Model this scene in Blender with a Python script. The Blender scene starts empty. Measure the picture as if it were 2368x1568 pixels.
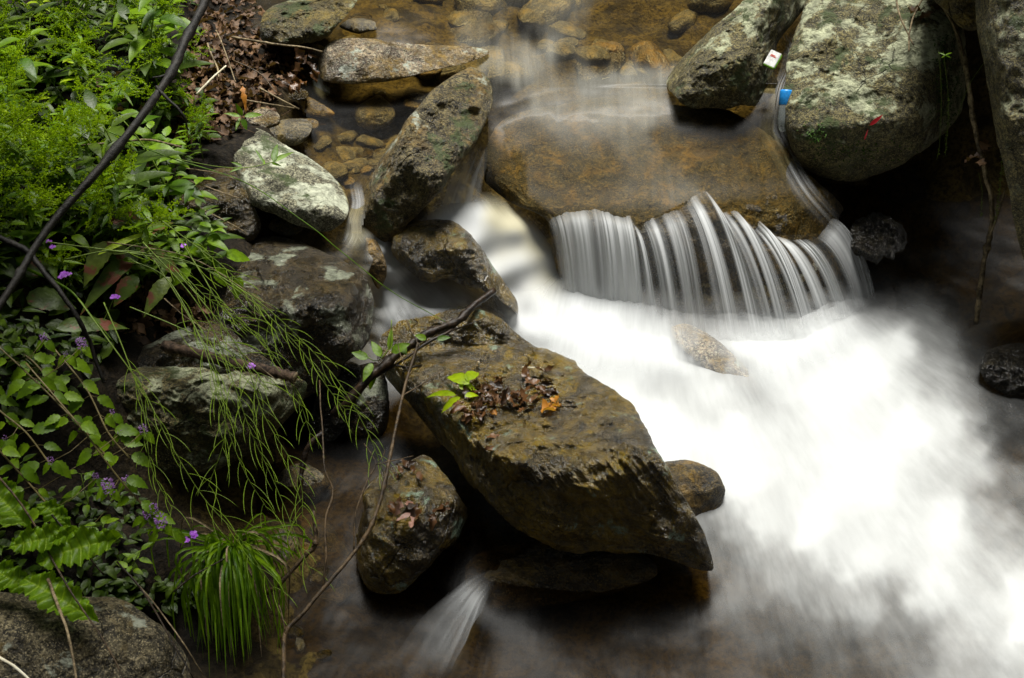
import bpy, math, random
import numpy as np
from mathutils import Vector, Matrix

# ------------------------------------------------------------ camera, sky, sun, exposure
scene = bpy.context.scene
COL = scene.collection
CAM_H = 3.0
PITCH = math.radians(40.0)
cam_d = bpy.data.cameras.new('camera'); cam = bpy.data.objects.new('camera', cam_d); COL.objects.link(cam)
cam.location = (0, 0, CAM_H); cam.rotation_euler = (math.pi/2 - PITCH, 0, 0)
cam_d.sensor_width = 36.0; cam_d.lens = 18.0/math.tan(math.radians(22.5)); cam_d.clip_end = 500; cam_d.clip_start = 0.05
cam_d.dof.use_dof = True; cam_d.dof.focus_distance = 4.15; cam_d.dof.aperture_fstop = 9.0
scene.camera = cam
SUN_EL = math.radians(68); SUN_AZ = math.radians(4)      # azimuth from +Y (away from the camera), minus = to the left
w = bpy.data.worlds.new("World"); scene.world = w; w.use_nodes = True
nt = w.node_tree; bg = nt.nodes['Background']
sky = nt.nodes.new('ShaderNodeTexSky'); sky.sky_type = 'NISHITA'; sky.sun_disc = False
sky.sun_elevation = SUN_EL; sky.sun_rotation = SUN_AZ; sky.air_density = 1.0; sky.dust_density = 3.0
hs = nt.nodes.new('ShaderNodeHueSaturation'); hs.inputs['Saturation'].default_value = 0.28
nt.links.new(sky.outputs[0], hs.inputs['Color']); nt.links.new(hs.outputs[0], bg.inputs['Color'])
bg.inputs['Strength'].default_value = 0.03
sd = bpy.data.lights.new('sun', 'SUN'); sd.energy = 4.2; sd.angle = math.radians(26); sd.color = (1.0, 0.975, 0.91)
sun = bpy.data.objects.new('sun', sd); COL.objects.link(sun)
sv = Vector((math.sin(SUN_AZ)*math.cos(SUN_EL), math.cos(SUN_AZ)*math.cos(SUN_EL), math.sin(SUN_EL)))
sun.rotation_euler = sv.to_track_quat('Z', 'Y').to_euler()
scene.view_settings.view_transform = 'Standard'; scene.view_settings.look = 'None'
scene.view_settings.exposure = 1.05; scene.view_settings.gamma = 1.0
scene.render.resolution_x = 1024; scene.render.resolution_y = 678
scene.render.engine = 'CYCLES'
scene.cycles.transparent_max_bounces = 24; scene.cycles.max_bounces = 8; scene.cycles.diffuse_bounces = 2

# ------------------------------------------------------------ survey: sight lines to world points
FPX = 2367/(2*math.tan(math.radians(22.5)))
CX, CY = 1183.5, 784.0
SF, CF = math.sin(PITCH), math.cos(PITCH)
def ray(px, py):
    x = (np.asarray(px, float)-CX)/FPX; y = (CY-np.asarray(py, float))/FPX
    return np.stack([x, CF+SF*y, -SF+CF*y], -1)
def at_d(px, py, d):
    r = ray(px, py)*np.asarray(d, float)[..., None]
    r[..., 2] += CAM_H
    return r
def depth_z(px, py, z):
    r = ray(px, py); return (np.asarray(z, float)-CAM_H)/r[..., 2]
def P(px, py, z):
    return Vector(at_d(np.array(px), np.array(py), depth_z(px, py, z)))

# ------------------------------------------------------------ noise
def _hash(ix, iy, iz, s):
    h = (ix.astype(np.uint32)*np.uint32(374761393) + iy.astype(np.uint32)*np.uint32(668265263) + iz.astype(np.uint32)*np.uint32(2147483647 & 1274126177) + np.uint32(s*7919+13))
    h = (h ^ (h >> np.uint32(13)))*np.uint32(1274126177)
    h = (h ^ (h >> np.uint32(16)))*np.uint32(2246822519)
    return ((h ^ (h >> np.uint32(15))) & np.uint32(0xffffff)).astype(float)/0xffffff*2-1
def vnoise(p, s=0):
    p = np.asarray(p, float); f = np.floor(p); t = p-f; t = t*t*t*(t*(t*6-15)+10); i = f.astype(np.int64)
    r = 0
    for a in (0, 1):
        wx = t[..., 0] if a else 1-t[..., 0]
        for b in (0, 1):
            wy = t[..., 1] if b else 1-t[..., 1]
            for c in (0, 1):
                wz = t[..., 2] if c else 1-t[..., 2]
                r = r + wx*wy*wz*_hash(i[..., 0]+a, i[..., 1]+b, i[..., 2]+c, s)
    return r
def fbm(p, scale, octs=4, rough=0.5, s=0):
    p = np.asarray(p, float)*scale; a = 1; r = 0
    for k in range(octs):
        r = r+a*vnoise(p, s+k*17); p = p*2.03+11.7; a *= rough
    return r
def ridged(p, scale, octs=4, rough=0.5, s=0):
    p = np.asarray(p, float)*scale; a = 1; r = 0
    for k in range(octs):
        r = r+a*(1-2*np.abs(vnoise(p, s+k*31))); p = p*2.07+5.3; a *= rough
    return r
def idw(pts, X, Y, power=3.0, soft=25.0):
    num = 0; den = 0
    for (a, b, v) in pts:
        wgt = 1.0/((X-a)**2+(Y-b)**2+soft**2)**(power/2)
        num = num+wgt*v; den = den+wgt
    return num/den
def inside(poly, X, Y):
    r = np.zeros(X.shape, bool); n = len(poly)
    for i in range(n):
        x1, y1 = poly[i]; x2, y2 = poly[(i+1) % n]
        if y1 == y2: continue
        c = ((y1 > Y) != (y2 > Y)) & (X < (x2-x1)*(Y-y1)/(y2-y1)+x1)
        r ^= c
    return r

# ------------------------------------------------------------ mesh helpers
def link(o, parent=None):
    COL.objects.link(o)
    if parent is not None: o.parent = parent
    return o
def mesh_np(name, V, F, mat, parent=None, smooth=True, attrs=None):
    me = bpy.data.meshes.new(name)
    V = np.asarray(V, np.float32).reshape(-1, 3)
    if isinstance(F, np.ndarray):
        n = len(F); k = F.shape[1]
        me.vertices.add(len(V)); me.vertices.foreach_set('co', V.ravel())
        me.loops.add(n*k); me.loops.foreach_set('vertex_index', F.astype(np.int32).ravel())
        me.polygons.add(n); me.polygons.foreach_set('loop_start', np.arange(0, n*k, k, dtype=np.int32))
        me.update(calc_edges=True)
    else:
        me.from_pydata(V.tolist(), [], F); me.update()
    if smooth: me.polygons.foreach_set('use_smooth', np.ones(len(me.polygons), bool))
    if attrs:
        for an, av in attrs.items():
            av = np.asarray(av, np.float32)
            if av.ndim == 1:
                a = me.attributes.new(an, 'FLOAT', 'POINT'); a.data.foreach_set('value', av)
            else:
                a = me.attributes.new(an, 'FLOAT_VECTOR', 'POINT'); a.data.foreach_set('vector', av.ravel())
    if mat is not None:
        for m in (mat if isinstance(mat, (list, tuple)) else [mat]): me.materials.append(m)
    o = bpy.data.objects.new(name, me)
    return link(o, parent)
def tag(o, label=None, cat=None, group=None, kind=None):
    if label: o['label'] = label
    if cat: o['category'] = cat
    if group: o['group'] = group
    if kind: o['kind'] = kind
    return o
def empty(name, loc, label, cat, group=None):
    o = bpy.data.objects.new(name, None); COL.objects.link(o); o.location = loc; o.empty_display_size = 0.05
    return tag(o, label, cat, group)
def grid_faces(nu, nv, mask=None, wrap=False):
    a = np.arange(nu*nv).reshape(nv, nu)
    if wrap:
        b = np.roll(a, -1, 1); F = np.stack([a[:-1], b[:-1], b[1:], a[1:]], -1).reshape(-1, 4)
    else:
        F = np.stack([a[:-1, :-1], a[:-1, 1:], a[1:, 1:], a[1:, :-1]], -1)
        if mask is not None: F = F[mask]
        F = F.reshape(-1, 4)
    return F

class MB:
    """collects strips, tubes and blades for one mesh part"""
    def __init__(s): s.v = []; s.f = []; s.r = []
    def add(s, vs, fs, rnd=0.5):
        b = len(s.v); s.v += [tuple(v) for v in vs]; s.f += [tuple(i+b for i in f) for f in fs]; s.r += [rnd]*len(vs)
    def tube(s, pts, rad, n=6, rnd=0.5, wob=0.0, seed=0):
        pts = [Vector(p) for p in pts]; m = len(pts)
        if not hasattr(rad, '__len__'): rad = [rad]*m
        rg = random.Random(seed); vs = []; fs = []; up = Vector((0.31, 0.2, 0.93))
        for i, p in enumerate(pts):
            t = (pts[min(i+1, m-1)]-pts[max(i-1, 0)])
            if t.length < 1e-9: t = Vector((0, 0, 1))
            t.normalize(); a = t.cross(up)
            if a.length < 1e-3: a = t.cross(Vector((1, 0, 0)))
            a.normalize(); b = t.cross(a)
            for k in range(n):
                th = 2*math.pi*k/n; r = rad[i]*(1+wob*(rg.random()-.5))
                vs.append(p+a*(math.cos(th)*r)+b*(math.sin(th)*r))
        for i in range(m-1):
            for k in range(n):
                fs.append((i*n+k, i*n+(k+1) % n, (i+1)*n+(k+1) % n, (i+1)*n+k))
        fs.append(tuple(reversed(range(n)))); fs.append(tuple((m-1)*n+k for k in range(n)))
        s.add(vs, fs, rnd)
    def build(s, name, mat, parent=None, smooth=True):
        me = bpy.data.meshes.new(name); me.from_pydata(s.v, [], s.f); me.update()
        if smooth: me.polygons.foreach_set('use_smooth', np.ones(len(me.polygons), bool))
        a = me.attributes.new('rnd', 'FLOAT', 'POINT'); a.data.foreach_set('value', np.array(s.r, np.float32))
        me.materials.append(mat)
        return link(bpy.data.objects.new(name, me), parent)
def spline(pts, n):
    """Catmull-Rom through points (tuples of any length)"""
    A = np.array([list(p) for p in pts], float)
    if len(A) == 2: t = np.linspace(0, 1, n)[:, None]; return A[0]*(1-t)+A[1]*t
    Q = np.vstack([2*A[0]-A[1], A, 2*A[-1]-A[-2]]); out = []
    for u in np.linspace(0, len(A)-1, n):
        i = min(int(u), len(A)-2); t = u-i; p0, p1, p2, p3 = Q[i], Q[i+1], Q[i+2], Q[i+3]
        out.append(.5*((2*p1)+(-p0+p2)*t+(2*p0-5*p1+4*p2-p3)*t*t+(-p0+3*p1-3*p2+p3)*t**3))
    return np.array(out)

# ------------------------------------------------------------ materials
class NT:
    def __init__(s, name):
        s.m = bpy.data.materials.new(name); s.m.use_nodes = True; s.t = s.m.node_tree; s.t.nodes.clear()
        s.out = s.t.nodes.new('ShaderNodeOutputMaterial')
    def n(s, typ, ins=None, **kw):
        nd = s.t.nodes.new(typ)
        for k, v in kw.items(): setattr(nd, k, v)
        for k, v in (ins or {}).items():
            if isinstance(v, bpy.types.NodeSocket): s.t.links.new(v, nd.inputs[k])
            else: nd.inputs[k].default_value = v
        return nd
    def noise(s, vec, scale, detail=4, rough=0.55, dist=0.0):
        return s.n('ShaderNodeTexNoise', {'Vector': vec, 'Scale': scale, 'Detail': detail, 'Roughness': rough, 'Distortion': dist}).outputs[0]
    def ramp(s, fac, a, b, lo=0.0, hi=1.0):
        return s.n('ShaderNodeMapRange', {'Value': fac, 'From Min': a, 'From Max': b, 'To Min': lo, 'To Max': hi}, clamp=True, interpolation_type='SMOOTHSTEP').outputs[0]
    def mix(s, fac, a, b, mode='MIX'):
        nd = s.t.nodes.new('ShaderNodeMix'); nd.data_type = 'RGBA'; nd.blend_type = mode
        for k, v in ((0, fac), (6, a), (7, b)):
            if isinstance(v, bpy.types.NodeSocket): s.t.links.new(v, nd.inputs[k])
            else: nd.inputs[k].default_value = v if k == 0 else (tuple(v)+(1,))[:4]
        return nd.outputs[2]
    def math(s, op, a, b=0.0):
        nd = s.n('ShaderNodeMath', operation=op)
        for k, v in ((0, a), (1, b)):
            if isinstance(v, bpy.types.NodeSocket): s.t.links.new(v, nd.inputs[k])
            else: nd.inputs[k].default_value = v
        return nd.outputs[0]
    def finish(s, sh):
        s.t.links.new(sh, s.out.inputs[0]); return s.m

def rock_mat(name, dark, mid, ochre=0.0, ochre_col=(.16, .09, .012), lichen=0.0, lichen_col=(.42, .46, .38), rough=(.3, .6), bump=1.0, moss=0.0, up=0.5, seed=0.0, lscale=7.0, stretch=(1, 1, 1), spec=.5, coat=0.0, fine=1.0, cracks=.7):
    k = NT(name)
    tc = k.n('ShaderNodeTexCoord').outputs['Object']
    mp = k.n('ShaderNodeMapping', {'Vector': tc, 'Location': (seed, seed*.7, seed*.3), 'Scale': stretch}).outputs[0]
    geo = k.n('ShaderNodeNewGeometry'); nz = k.n('ShaderNodeSeparateXYZ', {0: geo.outputs['Normal']}).outputs[2]
    big = k.noise(mp, 3.5, 5, .6); med = k.noise(mp, 14, 8, .65, .6); fin = k.noise(mp, 75*fine, 6, .7); grain = k.noise(mp, 190*fine, 3, .6)
    c = k.mix(k.ramp(med, .36, .66), dark, mid)
    c = k.mix(k.ramp(big, .55, .8, 0, .6), c, tuple(x*.45 for x in dark))
    vo = k.n('ShaderNodeTexVoronoi', {'Vector': k.mix(.16, mp, k.noise(mp, 5, 4, .6)), 'Scale': 5.5}, feature='DISTANCE_TO_EDGE').outputs[0]
    crk = k.math('MULTIPLY', k.ramp(vo, .0, .018, cracks, 0), k.ramp(k.noise(mp, 2.6, 2), .48, .58))
    c = k.mix(k.ramp(fin, .41, .57), tuple(x*.42 for x in dark), c, 'MIX')
    c = k.mix(k.ramp(grain, .53, .66, 0, .55), c, tuple(min(.6, x*2.1) for x in mid))
    c = k.mix(k.ramp(grain, .34, .47, .7, 0), c, tuple(x*.3 for x in dark))
    if ochre > 0:
        on = k.noise(mp, 5.0, 7, .68, .8)
        of = k.math('MULTIPLY', k.ramp(on, .62-.24*ochre, .74-.2*ochre), k.ramp(fin, .3, .62, .25, 1))
        oc = k.mix(k.ramp(med, .4, .6), tuple(x*.42 for x in ochre_col), ochre_col)
        c = k.mix(of, c, oc)
    if lichen > 0:
        ln = k.noise(mp, lscale, 9, .68, .3)
        lf = k.ramp(ln, .66-.26*lichen, .72-.26*lichen)
        lf = k.math('MULTIPLY', lf, k.ramp(nz, up-.45, up+.25, .06, 1))
        lf = k.math('MULTIPLY', lf, k.ramp(fin, .3, .52, .3, 1))
        lc = k.mix(k.ramp(k.noise(mp, 30, 4), .4, .6), tuple(x*.62 for x in lichen_col), lichen_col)
        c = k.mix(lf, c, lc)
    if moss > 0:
        mn = k.noise(mp, 6.3, 7, .7, .2)
        mf = k.math('MULTIPLY', k.ramp(mn, .63-.2*moss, .69-.2*moss), k.ramp(fin, .3, .55, .4, 1))
        mf = k.math('MULTIPLY', mf, k.ramp(nz, -.3, .4, .2, 1))
        c = k.mix(mf, c, (.035, .052, .008))
    h = k.math('ADD', k.math('MULTIPLY', med, 1.3), k.math('MULTIPLY', fin, .30))
    h = k.math('ADD', h, k.math('MULTIPLY', grain, .10))
    h = k.math('SUBTRACT', h, k.math('MULTIPLY', crk, .5)); c = k.mix(k.math('MULTIPLY', crk, .8), c, tuple(x*.25 for x in dark))
    b = k.n('ShaderNodeBump', {'Height': h, 'Strength': min(1.0, .9*bump), 'Distance': .035*max(1, bump)})
    ro = k.ramp(k.noise(mp, 9, 4), .35, .65, rough[0], rough[1])
    p = k.n('ShaderNodeBsdfPrincipled', {'Base Color': c, 'Roughness': ro, 'Normal': b.outputs[0], 'Specular IOR Level': spec, 'Coat Weight': coat, 'Coat Roughness': .12})
    if coat > 0: k.t.links.new(b.outputs[0], p.inputs['Coat Normal'])
    return k.finish(p.outputs[0])

def leaf_mat(name, c1, c2, tr=0.35, rough=.42, spec=.4, spots=0.0, spot_col=(.12, .05, .01)):
    k = NT(name)
    r = k.n('ShaderNodeAttribute', attribute_name='rnd').outputs['Fac']
    tc = k.n('ShaderNodeTexCoord').outputs['Object']
    c = k.mix(r, c1, c2)
    nn = k.noise(tc, 45, 5, .6)
    c = k.mix(k.ramp(nn, .35, .7, .0, .55), c, tuple(x*.45 for x in c1))
    if spots: c = k.mix(k.ramp(k.noise(tc, 22, 4, .6), .62-.2*spots, .7-.15*spots), c, spot_col)
    b = k.n('ShaderNodeBump', {'Height': k.noise(tc, 130, 3), 'Strength': .35, 'Distance': .004})
    p = k.n('ShaderNodeBsdfPrincipled', {'Base Color': c, 'Roughness': rough, 'Specular IOR Level': spec*.6, 'Normal': b.outputs[0]})
    tl = k.n('ShaderNodeBsdfTranslucent', {'Color': k.mix(.5, c, (c2[0]*1.5, c2[1]*1.7, c2[2]*.6))})
    return k.finish(k.n('ShaderNodeMixShader', {0: tr, 1: p.outputs[0], 2: tl.outputs[0]}).outputs[0])

def bark_mat(name, dark, light, rough=.55, scale=60, stretch=(1, 1, 1)):
    k = NT(name)
    tc = k.n('ShaderNodeTexCoord').outputs['Object']
    mp = k.n('ShaderNodeMapping', {'Vector': tc, 'Scale': stretch}).outputs[0]
    n1 = k.noise(mp, scale, 6, .65); n2 = k.noise(mp, scale*.2, 3, .6)
    c = k.mix(k.ramp(k.math('ADD', k.math('MULTIPLY', n1, .6), k.math('MULTIPLY', n2, .4)), .4, .62), dark, light)
    b = k.n('ShaderNodeBump', {'Height': n1, 'Strength': .7, 'Distance': .006})
    return k.finish(k.n('ShaderNodeBsdfPrincipled', {'Base Color': c, 'Roughness': rough, 'Specular IOR Level': .25, 'Normal': b.outputs[0]}).outputs[0])
def plain_mat(name, col, rough=.5, tr=0.0):
    k = NT(name)
    tc = k.n('ShaderNodeTexCoord').outputs['Object']
    c = k.mix(k.ramp(k.noise(tc, 80, 4), .35, .65), tuple(x*.7 for x in col), col)
    p = k.n('ShaderNodeBsdfPrincipled', {'Base Color': c, 'Roughness': rough})
    if tr > 0:
        t = k.n('ShaderNodeBsdfTranslucent', {'Color': c}); return k.finish(k.n('ShaderNodeMixShader', {0: tr, 1: p.outputs[0], 2: t.outputs[0]}).outputs[0])
    return k.finish(p.outputs[0])

def water_mat(name, tint, gloss=.5, streak=.25, grough=.18, white=(.86, .88, .86), fscale=1.0):
    """clear water carrying a variable load of air bubbles; 'dens' is how much air the water holds there"""
    k = NT(name)
    de = k.n('ShaderNodeAttribute', attribute_name='dens').outputs['Fac']
    fl = k.n('ShaderNodeAttribute', attribute_name='flow').outputs['Vector']
    nz = k.noise(fl, 1.0*fscale, 5, .6)
    n2 = k.noise(fl, .22*fscale, 3, .5)
    md = k.math('MULTIPLY', k.math('MULTIPLY', de, k.math('SUBTRACT', 1.0, de)), 4.0)      # streaks show where the load is partial
    st = k.math('MULTIPLY', k.math('ADD', k.math('SUBTRACT', nz, .5), k.math('SUBTRACT', n2, .5)), streak*2.4)
    d = k.math('ADD', de, k.math('MULTIPLY', st, k.math('MAXIMUM', md, 0.0)))
    d = k.n('ShaderNodeClamp', {0: d}).outputs[0]
    tc = k.n('ShaderNodeTexCoord').outputs['Object']
    bm = k.n('ShaderNodeBump', {'Height': k.math('ADD', k.noise(fl, .5*fscale, 2), k.noise(tc, 7, 2)), 'Strength': .12, 'Distance': .02})
    trn = k.n('ShaderNodeBsdfTransparent', {'Color': tuple(tint)+(1,)})
    gl = k.n('ShaderNodeBsdfGlossy', {'Color': (1, 1, 1, 1), 'Roughness': grough, 'Normal': bm.outputs[0]})
    fr = k.n('ShaderNodeFresnel', {'IOR': 1.33, 'Normal': bm.outputs[0]})
    clear = k.n('ShaderNodeMixShader', {0: k.math('MULTIPLY', fr.outputs[0], gloss), 1: trn.outputs[0], 2: gl.outputs[0]})
    df = k.n('ShaderNodeBsdfDiffuse', {'Color': tuple(white)+(1,)})
    tl = k.n('ShaderNodeBsdfTranslucent', {'Color': tuple(white)+(1,)})
    silk = k.n('ShaderNodeMixShader', {0: .3, 1: df.outputs[0], 2: tl.outputs[0]})
    return k.finish(k.n('ShaderNodeMixShader', {0: d, 1: clear.outputs[0], 2: silk.outputs[0]}).outputs[0])

M = {}
M['slab'] = rock_mat('slab_rock', (.005, .0035, .001), (.092, .063, .018), cracks=.12, ochre=.5, ochre_col=(.15, .085, .006), rough=(.35, .6), bump=.8, seed=1.3)
M['wet'] = rock_mat('wet_rock', (.010, .007, .0015), (.098, .068, .020), ochre=.9, ochre_col=(.185, .118, .002), lichen=.30, lichen_col=(.20, .27, .19), up=-.2, rough=(.14, .34), bump=.95, seed=4.1, coat=.8)
M['wet2'] = rock_mat('wet_brown_rock', (.013, .009, .003), (.085, .060, .022), ochre=.7, ochre_col=(.12, .075, .01), rough=(.14, .38), bump=1.0, seed=8.7, coat=.4)
M['black'] = rock_mat('black_wet_rock', (.008, .007, .005), (.04, .034, .022), ochre=.2, ochre_col=(.05, .03, .006), rough=(.08, .2), bump=2.2, seed=2.2, coat=.5, fine=.5)
M['lichen'] = rock_mat('lichen_boulder', (.036, .031, .008), (.19, .16, .060), ochre=.25, ochre_col=(.13, .12, .05), lichen=.72, lichen_col=(.42, .44, .28), moss=.55, up=.25, rough=(.6, .85), bump=1.0, seed=3.4, lscale=5)
M['grey'] = rock_mat('grey_rock', (.034, .028, .007), (.175, .145, .052), ochre=.2, ochre_col=(.12, .09, .03), lichen=.55, lichen_col=(.38, .40, .25), moss=.4, up=.3, rough=(.5, .8), bump=.9, seed=6.6, lscale=6)
M['pale'] = rock_mat('pale_rock', (.06, .055, .03), (.26, .25, .165), ochre=.15, lichen=.72, lichen_col=(.45, .47, .35), moss=.4, up=.45, rough=(.4, .7), bump=.9, seed=9.1, lscale=6)
M['diag'] = rock_mat('streaked_rock', (.030, .022, .007), (.17, .135, .055), ochre=.65, ochre_col=(.19, .11, .015), lichen=.36, lichen_col=(.40, .43, .34), moss=.45, up=.35, rough=(.4, .7), bump=1.0, seed=5.5, lscale=5)
M['moss'] = rock_mat('mossy_rock', (.035, .030, .011), (.17, .14, .055), ochre=.8, ochre_col=(.17, .12, .015), lichen=.35, lichen_col=(.30, .33, .2), moss=.6, up=.4, rough=(.4, .7), bump=1.1, seed=7.5)
M['pink'] = rock_mat('pink_rock', (.10, .07, .045), (.40, .31, .20), ochre=.85, ochre_col=(.20, .12, .01), lichen=.35, lichen_col=(.4, .44, .36), up=.5, rough=(.25, .5), bump=.9, seed=11.0)
M['bank'] = rock_mat('bank_rock', (.010, .007, .0025), (.088, .063, .027), ochre=.4, ochre_col=(.10, .065, .012), lichen=.5, lichen_col=(.27, .29, .21), up=.1, rough=(.2, .45), bump=1.2, seed=12.5, lscale=6, coat=.3)
M['bankdry'] = rock_mat('granite_rock', (.03, .024, .010), (.24, .20, .115), ochre=.35, ochre_col=(.14, .095, .02), lichen=.3, lichen_col=(.33, .35, .27), up=.3, rough=(.4, .65), bump=1.0, seed=14.0, lscale=9)
M['stone'] = rock_mat('river_stone', (.035, .027, .011), (.14, .11, .05), ochre=.6, ochre_col=(.18, .12, .02), rough=(.3, .5), bump=.6, seed=16.0)
M['orange'] = rock_mat('orange_stone', (.05, .030, .007), (.19, .125, .038), ochre=.6, ochre_col=(.21, .115, .012), rough=(.3, .5), bump=.6, seed=17.0)
M['water_low'] = water_mat('lower_water', (.52, .44, .28), gloss=.09, streak=.16, grough=.25, white=(.68, .70, .70))
M['water_up'] = water_mat('upper_water', (.86, .78, .54), gloss=.02, streak=.22, grough=.25, white=(.50, .49, .43))
M['fall'] = water_mat('falling_water', (1, 1, 1), gloss=.03, streak=.14, grough=.25, white=(.72, .74, .75))

def soil_material():
    k = NT('stream_bed_and_bank')
    tc = k.n('ShaderNodeTexCoord').outputs['Object']
    bed = k.n('ShaderNodeAttribute', attribute_name='bed').outputs['Fac']
    n1 = k.noise(tc, 9, 8, .65, .5); n2 = k.noise(tc, 60, 5, .65)
    vo = k.n('ShaderNodeTexVoronoi', {'Vector': k.mix(.08, tc, k.noise(tc, 6, 2)), 'Scale': 17.0}, feature='F1')
    vc = k.n('ShaderNodeSeparateColor', {0: vo.outputs['Color']}).outputs[0]
    c1 = k.mix(k.ramp(n1, .35, .65), (.013, .009, .002), (.088, .064, .018))
    c1 = k.mix(k.ramp(vc, .2, .9, 0, .6), c1, (.12, .082, .018))
    c1 = k.mix(k.ramp(n2, .3, .6), tuple(x*.3 for x in (.05, .03, .01)), c1)
    c2 = k.mix(k.ramp(n1, .35, .7), (.006, .005, .003), (.035, .024, .013))
    c2 = k.mix(k.ramp(n2, .35, .65), (.004, .003, .002), c2)
    c = k.mix(bed, c2, c1)
    hz = k.n('ShaderNodeSeparateXYZ', {0: tc}).outputs[2]
    c = k.mix(k.ramp(hz, 1.3, 2.2), c, k.mix(k.ramp(k.noise(tc, 3, 8, .7), .4, .62), (.004, .007, .002), (.022, .034, .008)))  # green of the unseen slopes, set to tint the ambient light
    h = k.math('ADD', n1, k.math('MULTIPLY', n2, .35))
    b = k.n('ShaderNodeBump', {'Height': h, 'Strength': .9, 'Distance': .03})
    return k.finish(k.n('ShaderNodeBsdfPrincipled', {'Base Color': c, 'Roughness': .75, 'Specular IOR Level': .15, 'Normal': b.outputs[0]}).outputs[0])
M['soil'] = soil_material()

# ------------------------------------------------------------ the ground: stream bed, banks and unseen steep sides added to block low sky
BED = [(600,0,.66),(900,0,.60),(1200,0,.57),(1500,0,.55),(1700,0,.56),(1850,0,.6),(900,60,.57),(650,70,.66),(1100,90,.53),(1300,100,.5),(1500,100,.48),(1600,60,.52),
 (1500,200,.42),(1250,200,.42),(800,230,.44),(1000,230,.44),(720,300,.48),(850,330,.43),(780,400,.42),(850,430,.40),(600,200,.64),(500,100,.72),(560,330,.6),
 (1200,420,.1),(1500,430,.1),(1750,420,.1),(1300,600,-.2),(1600,650,-.2),(1900,600,-.25),(900,640,.08),(1000,690,.02),(1150,680,-.1),(840,800,-.1),(800,640,.2),
 (1500,900,-.22),(1900,900,-.22),(2250,800,-.22),(1900,1200,-.2),(2300,1300,-.2),(2367,1568,-.15),(2000,1568,-.16),(1600,1500,-.12),(1300,1500,-.1),(1000,1500,-.1),
 (850,1450,-.08),(900,1300,-.12),(760,1300,-.03),(720,1450,-.02),(750,1150,-.04),(700,1000,-.05),(640,1250,.04),(1100,1300,-.15),(1300,1100,-.2),(1000,1000,-.15),(850,1000,-.1),
 (500,350,.62),(300,200,.78),(0,0,1.0),(0,400,.86),(300,500,.68),(450,550,.56),(0,800,.68),(250,800,.48),(500,700,.48),(100,1200,.40),(300,1300,.22),(500,1320,.10),(600,1120,.0),
 (450,1480,.02),(0,1568,.30),(200,1568,.25),(520,930,.2),(620,500,.45),(2200,-110,.95),(2367,-150,1.0),(2300,500,.0),(2200,650,-.2),(2367,800,-.1),(2050,480,-.15),(1950,20,.7),(2100,150,.35),(1980,150,.25),(1800,250,.35),
 (2700,700,-.1),(2700,1200,-.15),(2900,300,.05),(2800,-250,1.0),(-300,300,1.3),(-400,900,1.0),(-400,1500,.7),(300,-250,1.1),(900,-250,.75),(1500,-250,.72),(2200,-250,1.2),(1200,2100,-.15),(2200,2000,-.15),(200,2000,.3)]
def axis(lo, a, b, hi, nin, nout):
    i = np.linspace(a, b, nin); t = np.linspace(0, 1, nout+1)[1:]
    return np.concatenate([(a-(a-lo)*t**1.8)[::-1], i, b+(hi-b)*t**1.8])
XS = axis(-30, -2.7, 2.7, 30, 400, 34); YS = axis(-25, 1.4, 6.0, 45, 340, 34)
GX, GY = np.meshgrid(XS, YS)
bp = [(*P(a, b, z)[:2], z) for a, b, z in BED]
GZ = idw(bp, GX, GY, 4.0, .10)
def sstep(x, a, b):
    t = np.clip((x-a)/(b-a), 0, 1); return t*t*(3-2*t)
out = np.maximum.reduce([(np.abs(GX)-3.0-np.clip(1.0-GY, 0, 4)*.9)/1.0, (-14-GY)/4.0, (GY-7.5)/1.3])  # added slopes shut out low sky, left open behind the camera for fill
rise = np.clip(out, 0, None)
GZ = GZ*(1-sstep(rise, 0, 3)*.5) + 2.6*np.clip(rise, 0, 4.6)*sstep(rise, 0, 1.2)
pts3 = np.stack([GX, GY, GZ*0], -1)
GZ = GZ + fbm(pts3, 2.2, 5, .55, 3)*.035 + fbm(pts3, 14, 3, .5, 9)*.010 + np.clip(rise, 0, 3)*fbm(pts3, .7, 4, .5, 5)*.4
bedpx = [(a, b, (1.0 if (z < .12 or a > 700) else 0.0)) for a, b, z in BED]
BEDA = idw([(*P(a, b, z)[:2], (1.0 if ((z < .06 and a > 560) or (650 < a < 1900 and z < .68)) else 0.0)) for a, b, z in BED], GX, GY, 5.0, .08)*(rise < .05)
ground = mesh_np('ground', np.stack([GX, GY, GZ], -1), grid_faces(len(XS), len(YS)), M['soil'], attrs={'bed': BEDA.ravel()})
tag(ground, kind='structure')
def ground_z(x, y):
    j = np.clip(np.searchsorted(XS, x), 1, len(XS)-1); i = np.clip(np.searchsorted(YS, y), 1, len(YS)-1)
    return float(GZ[i, j])
def on_ground(px, py):
    """where the sight line meets the ground"""
    r = ray(px, py); d = 2.2
    while d < 8:
        p = r*d; 
        if CAM_H+p[2] < ground_z(p[0], p[1]): break
        d += .01
    return Vector((p[0], p[1], CAM_H+p[2])), d
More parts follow.
